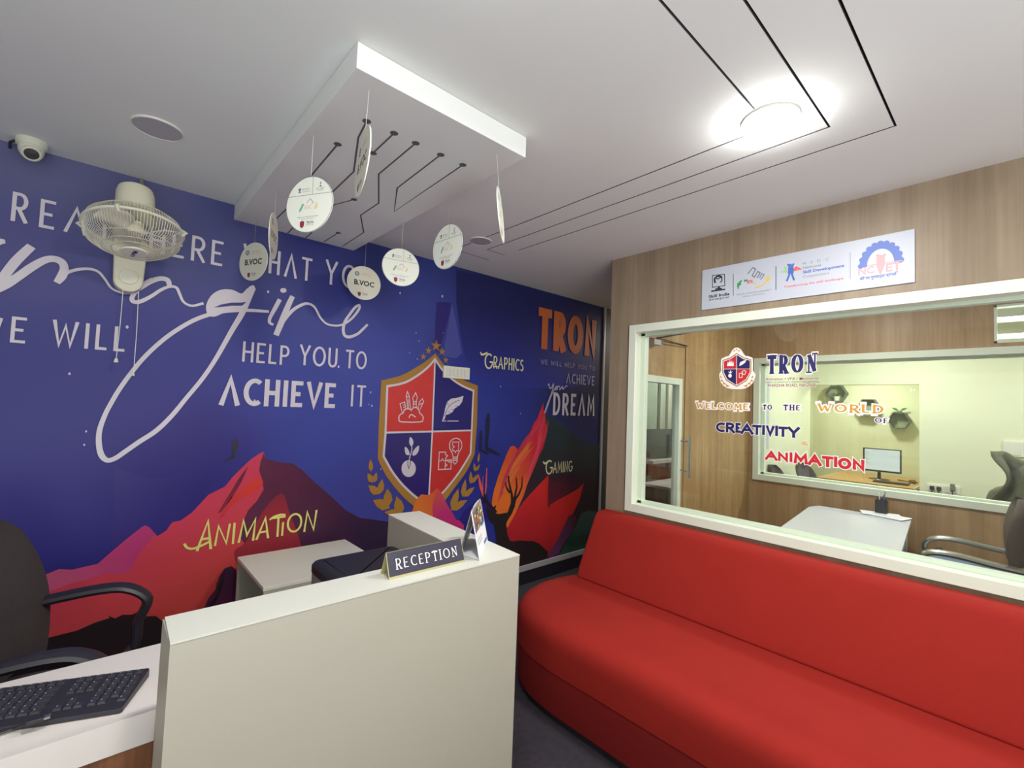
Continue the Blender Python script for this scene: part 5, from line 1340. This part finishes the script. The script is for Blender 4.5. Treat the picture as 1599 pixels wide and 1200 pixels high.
# ================================================================= CHAIRS
def office_chair(name, label, loc, rz, m='black_fabric', arm='black_plastic', seat_z=.47, back_h=.60, back_w=.46, arms=True, lean=.12, group=None, seat_m=None, armh=.22, back_x=-.235, tip=0, armr=.017):
    """faces local +x"""
    t = thing(name, label, 'chair', loc, rz, group)
    rings(MB(), rrect(-.24, .25, -.24, .24, .09), [(seat_z-.07, -.03), (seat_z-.05, 0), (seat_z-.02, 0), (seat_z-.004, -.015), (seat_z, -.05)]).build('seat', M[seat_m or m], t, smooth=True)
    # curved padded back
    nu, nv = 10, 12; V_ = []; th = .05
    for side in (0, 1):
        for j in range(nv+1):
            f_ = j/nv; z = seat_z+.06+back_h*f_
            wv_ = back_w/2*(.80+.25*math.sin(PI*min(1, f_*1.05))**.8)*(1 if f_ < .8 else math.sqrt(max(.12, 1-((f_-.8)/.2)**2*.85)))
            for i in range(nu+1):
                g_ = i/nu*2-1; x = back_x-lean*f_+.05*g_*g_+.03*math.sin(PI*f_)
                edge = (1-abs(g_)**6)*(1-abs(2*f_-1)**8)
                V_.append((x+(th/2 if side else -th/2)*(.25+.75*edge), g_*wv_, z))
    K = (nu+1)*(nv+1); Fb = []
    for j in range(nv):
        for i in range(nu):
            a = j*(nu+1)+i; Fb.append((a, a+1, a+nu+2, a+nu+1)); Fb.append((K+a+nu+1, K+a+nu+2, K+a+1, K+a))
    for i in range(nu): Fb.append((i+1, i, K+i, K+i+1)); a = nv*(nu+1)+i; Fb.append((a, a+1, K+a+1, K+a))
    for j in range(nv): a = j*(nu+1); Fb.append((a, a+nu+1, K+a+nu+1, K+a)); a += nu; Fb.append((a+nu+1, a, K+a, K+a+nu+1))
    mb = MB(); mb.add(V_, Fb); mb.build('backrest', M[m], t, smooth=True, ang=60)
    MB().tube([(-.05, 0, seat_z-.08), (-.2, 0, seat_z-.085), (-.285, 0, seat_z-.02), (-.30, 0, seat_z+.12), (-.32, 0, seat_z+.3)], [.02, .02, .02, .018, .014], 10).build('back_bracket', M['black_plastic'], t, smooth=True)
    if arms:
        for s in (-1, 1):
            y = s*.265; zt_ = seat_z+armh
            p = smooth_pts([(-.27, seat_z+armh*.86), (-.12, zt_-.005), (.06-tip*.5, zt_+.012), (.17-tip, zt_), (.225-tip, zt_-.05), (.20-tip, zt_-.13), (.14, seat_z+.02), (.08, seat_z-.04), (.0, seat_z-.055)], 4)
            MB().tube([(a, y-(0 if b > seat_z else s*.03), b) for a, b in p], armr, 10, flat=(1.6, .8)).build('armrest', M[arm], t, smooth=True)
    MB().lathe([(.045, seat_z-.072), (.045, seat_z-.10), (.028, seat_z-.105), (.028, seat_z-.2), (.022, seat_z-.205), (.022, .09)], 16).build('gas_column', M['black_plastic'], t, smooth=True)
    for k in range(5):
        q = 2*PI*k/5+.3; c_, s_ = math.cos(q), math.sin(q)
        o = MB().tube([(0, 0, .10), (.12*c_, .12*s_, .095), (.27*c_, .27*s_, .07)], [.026, .021, .015], 8).build('leg', M['black_plastic'], t, smooth=True)
        MB().lathe([(0, -.012), (.022, -.012), (.026, 0), (.022, .012), (0, .012)], 14, (.28*c_, .28*s_, .026), (-s_, c_, 0)).build('caster', M['black_plastic'], o, smooth=True)
    return t
office_chair('office_chair', 'black mesh office chair with looped armrests behind the keyboard desk', (-.03, 2.10, 0), math.radians(-14), seat_z=.50, back_h=.52, back_w=.56, lean=.14, armh=.235, back_x=-.16, tip=.055, armr=.022)
office_chair('office_chair', 'brown armchair with arched steel armrests and blue-grey seat in the cabin', (4.27, .27, 0), math.radians(93), m='brown_fabric', arm='chrome', seat_z=.57, back_h=.42, back_w=.5, lean=.04, seat_m='blue_seat', armh=.10, armr=.024)
office_chair('office_chair', 'left one of two black chair backs behind the inner window', (5.26, 1.46, 0), math.radians(-90), arms=False, seat_z=.43, back_h=.50, back_w=.36)
office_chair('office_chair', 'right one of two black chair backs behind the inner window, beside the oak desk', (5.82, 1.38, 0), math.radians(-100), arms=False, seat_z=.43, back_h=.50, back_w=.36)
fcx = (5.95, .03)
office_chair('office_chair', 'grey chair with a cloth over it at the far right of the bright office', (fcx[0], fcx[1], 0), math.radians(0), m='cloth_grey', arms=False, seat_z=.45, back_h=.5, back_w=.44, lean=.05)
mb = MB(); rr = random.Random(4)
nu, nv = 16, 12; V_ = []
for j in range(nv+1):
    for i in range(nu+1):
        a = i/nu; f_ = j/nv; q = (a-.5)*1.2
        x = fcx[0]-.40+.06*math.sin(9*a+2*f_)+.03*math.sin(17*a); y = fcx[1]+.20*(a*2-1)*(1-.55*math.sin(PI*f_)**2)*(1.1-.2*f_); z = .80+.50*f_-.06*math.sin(PI*a)*(1 if f_ > .8 else 0)+.02*math.sin(12*a+5*f_)
        V_.append((x, y, z))
mb.add(V_, [(j*(nu+1)+i, j*(nu+1)+i+1, (j+1)*(nu+1)+i+1, (j+1)*(nu+1)+i) for j in range(nv) for i in range(nu)])
o = mb.build('draped_cloth', M['cloth_grey'], None, smooth=True, ang=180); tag(o, 'crumpled olive grey cloth tied over the chair by the switches', 'cloth')
sm_ = o.modifiers.new('thick', 'SOLIDIFY'); sm_.thickness = .012

# ================================================================= CABIN TABLE
tb = thing('cabin_table', 'white topped table inside the cabin behind the lettered glass', 'table', (4.0, .85, 0))
tc1 = PZ(1275, 791, .75); tc2 = PZ(1426, 812, .75); tx0, tx1 = 3.25, 4.64; ty_a, ty_b = .54, 1.2
mb = MB(); mb.prism([(tx0, .47, .727), (4.66, .60, .727), (4.64, 1.20, .727), (4.5, 1.235, .727), (tx0, 1.10, .727)], (0, 0, .023)); mb.build('tabletop', M['table_white'], tb, world=True, bevel=.002)
for a, b in (((4.60, .62, 0), (4.64, .66, .7265)), ((4.58, 1.14, 0), (4.62, 1.18, .7265)), ((3.30, .50, 0), (3.34, .54, .7265)), ((3.30, 1.03, 0), (3.34, 1.07, .7265))): bx('leg', a, b, 'laminate', tb)
bx('modesty_panel', (3.345, 1.02, .30), (4.575, 1.035, .72), 'laminate_front', tb)
ph = PZ(1376, 805, .753)
pp = thing('paper_stack', 'loose white papers on the far corner of the cabin table', 'papers', (ph.x, ph.y, .75))
for k in range(6):
    q = (rr.random()-.5)*.7; c_, s_ = math.cos(q), math.sin(q); cx_, cy_ = (rr.random()-.5)*.05, (rr.random()-.5)*.08-.02; z = .0006+k*.0018
    a, b = .085, .125
    MB().prism([(cx_+c_*x-s_*y, cy_+s_*x+c_*y, z) for x, y in ((-a,-b),(a,-b),(a,b),(-a,b))], (0, 0, .0014)).build('sheet', M['paper'], pp)
zp = .75+.0006+5*.0018+.0016
pc = PZ(1377, 800, zp+.005); pc.z = zp
pch = thing('pen_holder', 'dark square pen holder standing on the papers', 'pen holder', tuple(pc))
s_ = .037
mb = MB(); rings(mb, rrect(-s_, s_, -s_, s_, .008, 3), [(0, 0), (.105, 0), (.105, -.004), (.02, -.004)]); mb.build('cup', M['screen_frame'], pch)
for k, (a, b, mk) in enumerate(((.012, .012, 'pen_silver'), (-.012, .008, 'ink_white'), (.0, -.014, 'pen_silver'), (-.014, -.012, 'ink_blue'), (.016, -.010, 'paper'))):
    tag(MB().tube([pc+Vector((a*.6, b*.6, .025)), pc+Vector((a*1.6, b*1.6, .145+.012*(k % 3)))], .004, 6).build('pen', M[mk], None), ('silver pen at the back right of the dark pen holder', 'white pen at the back left of the dark pen holder', 'silver pen standing at the front centre of the dark holder', 'blue pen at the left front of the dark holder', 'pale pen at the right front of the dark holder')[k], 'pen', 'pens in the dark holder')
# wall dot screws are left; folder on the chair seat
# ================================================================= FAR OFFICE
WF = Fr((X3-.0005, 0, 0), (0, -1, 0), (0, 0, 1))
def plate(name, lab, cat, ya_, yb2, za, zb, n, dark=()):
    t = thing(name, lab, cat, (X3-.001, (ya_+yb2)/2, (za+zb)/2))
    bx('plate', (X3-.014, min(ya_, yb2), za), (X3-.001, max(ya_, yb2), zb), 'socket_white', t, bevel=.002)
    w_ = abs(yb2-ya_)/n
    for k in range(n):
        y = max(ya_, yb2)-w_*(k+.5); bx('socket_module', (X3-.018, y-w_*.36, za+.015), (X3-.0135, y+w_*.36, zb-.015), 'white', t, bevel=.001)
    return t
plate('socket_plate', 'long white socket strip with black plugs low on the bright office wall', 'socket', .738, .475, .745, .835, 4)
for k, (yy, lab) in enumerate(((.695, 'leftmost black plug in the low socket strip'), (.64, 'middle black plug with looping cord in the low socket strip'), (.535, 'tall adapter plug at the right end of the low socket strip'))):
    t = thing('power_plug', lab, 'plug', (X3-.019, yy, .79))
    bx('plug_body', (X3-.05, yy-.018, .775 if k < 2 else .79), (X3-.019, yy+.018, .815 if k < 2 else .86), 'cable' if k != 2 else 'beige_grey', t, bevel=.005)
    MB().tube([(X3-.04, yy, .778 if k < 2 else .79), (X3-.045, yy, .72), (X3-.05, yy, .62), (X3-.05, yy, .45)], .004, 6).build('cord', M['cable'], t, world=True)
plate('switch_board', 'white switch board at shoulder height by the draped chair', 'switch', .168, -.02, 1.19, 1.345, 3)
MR = thing('computer_monitor', 'black framed computer monitor with white screen on the oak desk', 'monitor', (7.4, 1.235, .75))
mx = 7.4; m0, m1, mz0, mz1 = PX(1348, 699, mx).y, PX(1408, 699, mx).y, 1.5-.0885*mx-.02, PX(1348, 699, mx).z
mz0 = PX(1408, 741, mx).z
bx('casing', (mx, m1, mz0), (mx+.035, m0, mz1), 'screen_frame', MR, bevel=.004)
bx('screen', (mx-.002, m1+.014, mz0+.022), (mx-.0002, m0-.018, mz1-.012), 'screen', MR)
mb = MB(); SF = Fr((mx-.0025, 0, 0), (0, -1, 0), (0, 0, 1))
for k in range(9): poly(mb, SF, [(-m0+.024, mz1-.05-k*.018), (-m0+.03+.012*(k % 3+1), mz1-.05-k*.018), (-m0+.03+.012*(k % 3+1), mz1-.046-k*.018), (-m0+.024, mz1-.046-k*.018)], .0005)
mb.build('screen_text', M['ink_lime'], MR, world=True, recalc=False)
ym = (m0+m1)/2+.03
MB().tube([(mx+.03, ym, mz0+.03), (mx+.03, ym, .757)], .018, 10).build('stand_neck', M['screen_frame'], MR, world=True)
MB().lathe([(0, 0), (.11, 0), (.10, .008), (.03, .014), (0, .014)], 24, (mx+.03, ym, .7505)).build('stand_foot', M['screen_frame'], MR, world=True)
od = thing('oak_desk', 'light oak desk under the monitor in the glazed recess', 'desk', (7.3, 1.3, 0))
bx('desk_top', (6.82, .86, .722), (7.98, 1.80, .75), 'desk_oak', od, bevel=.003)
bx('edge_strip', (6.82, .850, .718), (7.98, .8595, .752), 'white', od)
for a in (6.86, 7.9): bx('side_panel', (a, .88, 0), (a+.02, 1.76, .7215), 'desk_oak', od)
kb2 = thing('keyboard', 'dark keyboard in front of the monitor on the oak desk', 'keyboard', (7.1, 1.08, .75))
mb = MB(); mb.box((7.02, .93, .7505), (7.16, 1.26, .765)); mb.build('case', M['key'], kb2, world=True, bevel=.003)
mb = MB()
for a in range(5):
    for b in range(14): mb.box((7.03+a*.025, .94+b*.0225, .7652), (7.03+a*.025+.019, .94+b*.0225+.018, .769))
o = mb.build('key_field', M['black_plastic'], kb2, world=True); o['kind'] = 'stuff'
tg = thing('cable_tangle', 'tangle of black cables behind the keyboard on the oak desk', 'cable', (7.45, 1.0, .75))
for pts in ([(7.55,1.1,.756),(7.45,1.0,.76),(7.5,.92,.757),(7.38,.9,.77),(7.3,.96,.756)], [(7.6,1.0,.756),(7.5,.93,.775),(7.35,.93,.756),(7.24,.89,.765)]):
    MB().tube(smooth_pts(pts, 5), .006, 6).build('cord', M['cable'], tg, smooth=True, world=True)

def hexshelf(px_, py_, r, dep, lab, items):
    p = PX(px_, py_, X4-dep/2); t = thing('hexagonal_shelf', lab, 'shelf', (X4-.001, p.y, p.z))
    mb = MB(); ro, ri = r, r-.016
    P_ = [[(x, p.y+q*math.cos(k*PI/3), p.z+q*math.sin(k*PI/3)) for k in range(6)] for x in (X4-dep, X4-.001) for q in (ro, ri)]
    V_ = sum(P_, []); F_ = []
    for k in range(6):
        j = (k+1) % 6; F_ += [(k, j, 6+j, 6+k), (12+k, 18+k, 18+j, 12+j), (k, 12+k, 12+j, j), (6+k, 6+j, 18+j, 18+k)]
    mb.add(V_, F_); mb.build('hexagonal_frame', M['hex_grey'], t, world=True)
    MB().prism([(X4-.012, q[1], q[2]) for q in P_[1]], (.008, 0, 0)).build('back_plate', M['hex_back'], t, world=True)
    return p, ri
p1, ri = hexshelf(1307, 615, .135, .11, 'upper left hexagonal wall shelf holding a small potted plant', 0)
hexshelf(1357, 637, .135, .11, 'middle hexagonal wall shelf behind the WORLD lettering', 0)
p3_, ri3 = hexshelf(1405, 657, .125, .11, 'lower right hexagonal wall shelf with leaves on top', 0)
def plant(c, lab, pot=True, s=1.0):
    t = thing('potted_plant', lab, 'plant', tuple(c))
    if pot: MB().lathe([(0, 0), (.030*s, 0), (.040*s, .06*s), (.036*s, .06*s), (0, .05*s)], 16).build('pot', M['white'], t, smooth=True)
    z0 = .055*s if pot else 0
    for k in range(9):
        q = 2*PI*k/9+.3; mb = MB(); L1 = (.05+.02*(k % 3))*s; up_ = .03+.02*(k % 2)
        a = Vector((math.cos(q), math.sin(q), 0)); b = Vector((-a.y, a.x, 0))
        mb.add([Vector((0,0,z0)), a*L1*.5+b*.012*s+Vector((0,0,z0+up_)), a*L1+Vector((0,0,z0+up_*1.2)), a*L1*.5-b*.012*s+Vector((0,0,z0+up_))], [(0,1,2,3)])
        o = mb.build('leaf', M['leaf'], t); m_ = o.modifiers.new('t', 'SOLIDIFY'); m_.thickness = .0015
plant((X4-.055, p1.y, p1.z-ri*.866+.001), 'tiny plant in a white pot inside the upper left hexagon', s=1.0)
t = thing('leaf_sprig', 'pair of green leaves standing on the lower right hexagon', 'plant', (X4-.055, p3_.y, p3_.z+.125*.866+.001))
MB().lathe([(0, 0), (.03, 0), (.028, .012), (0, .014)], 14).build('holder', M['leaf'], t, smooth=True)
for s in (-1, 1):
    mb = MB(); mb.add([(0, 0, .01), (0, s*.035, .055), (0, s*.085, .06), (0, s*.055, .03)], [(0,1,2,3)]); o = mb.build('leaf', M['leaf'], t); o.modifiers.new('t', 'SOLIDIFY').thickness = .002
# notices pinned on the far office side wall
NFr = Fr((0, YL-.005, 0), (1, 0, 0), (0, 0, 1))
for k, (za, zb) in enumerate(((1.64, 1.86), (1.40, 1.62), (1.15, 1.38))):
    x_a, x_b = 5.13, 5.34
    t = thing('wall_notice', ('top', 'middle', 'bottom')[k]+' paper notice of the column on the bright side wall', 'notice', (x_a, YL-.005, za))
    bx('sheet', (x_a, YL-.0075, za), (x_b, YL-.0055, zb), 'sign_white', t)
    mb = MB(); f2 = Fr((0, YL-.0078, 0), (1, 0, 0), (0, 0, 1))
    for j in range(6): poly(mb, f2, [(x_a+.03, zb-.04-j*.025), (x_b-.03-.03*(j % 2), zb-.04-j*.025), (x_b-.03-.03*(j % 2), zb-.033-j*.025), (x_a+.03, zb-.033-j*.025)], .0005)
    mb.build('printed_lines', M['ink_palegrey'], t, world=True, recalc=False)

# passage seen through the cabin door
cabx = thing('passage_counter', 'dark fronted counter with white ledges seen through the cabin door pane', 'counter', (4.9, 2.6, 0))
bx('upper_panel', (4.5, 2.78, .98), (5.12, 2.80, 1.30), 'darkpanel', cabx); bx('ledge', (4.5, 2.70, .93), (5.4, 2.82, .965), 'desk_white', cabx)
bx('lower_panel', (4.5, 2.76, 0), (5.4, 2.78, .925), 'wood_desk', cabx); bx('desk_top', (4.3, 2.35, .72), (5.2, 2.72, .745), 'desk_white', cabx); bx('front_panel', (4.3, 2.68, 0), (5.2, 2.70, .715), 'wood_desk', cabx)
for k, (a, b, mk) in enumerate(((4.85, 4.90, 'laminate'), (5.02, 5.10, 'laminate'), (5.16, 5.24, 'white_frame'))):
    o = bx('trim_%d' % (5+k), (a, DY-.03, 0), (b, DY-.001, 2.3), mk, kind='structure')
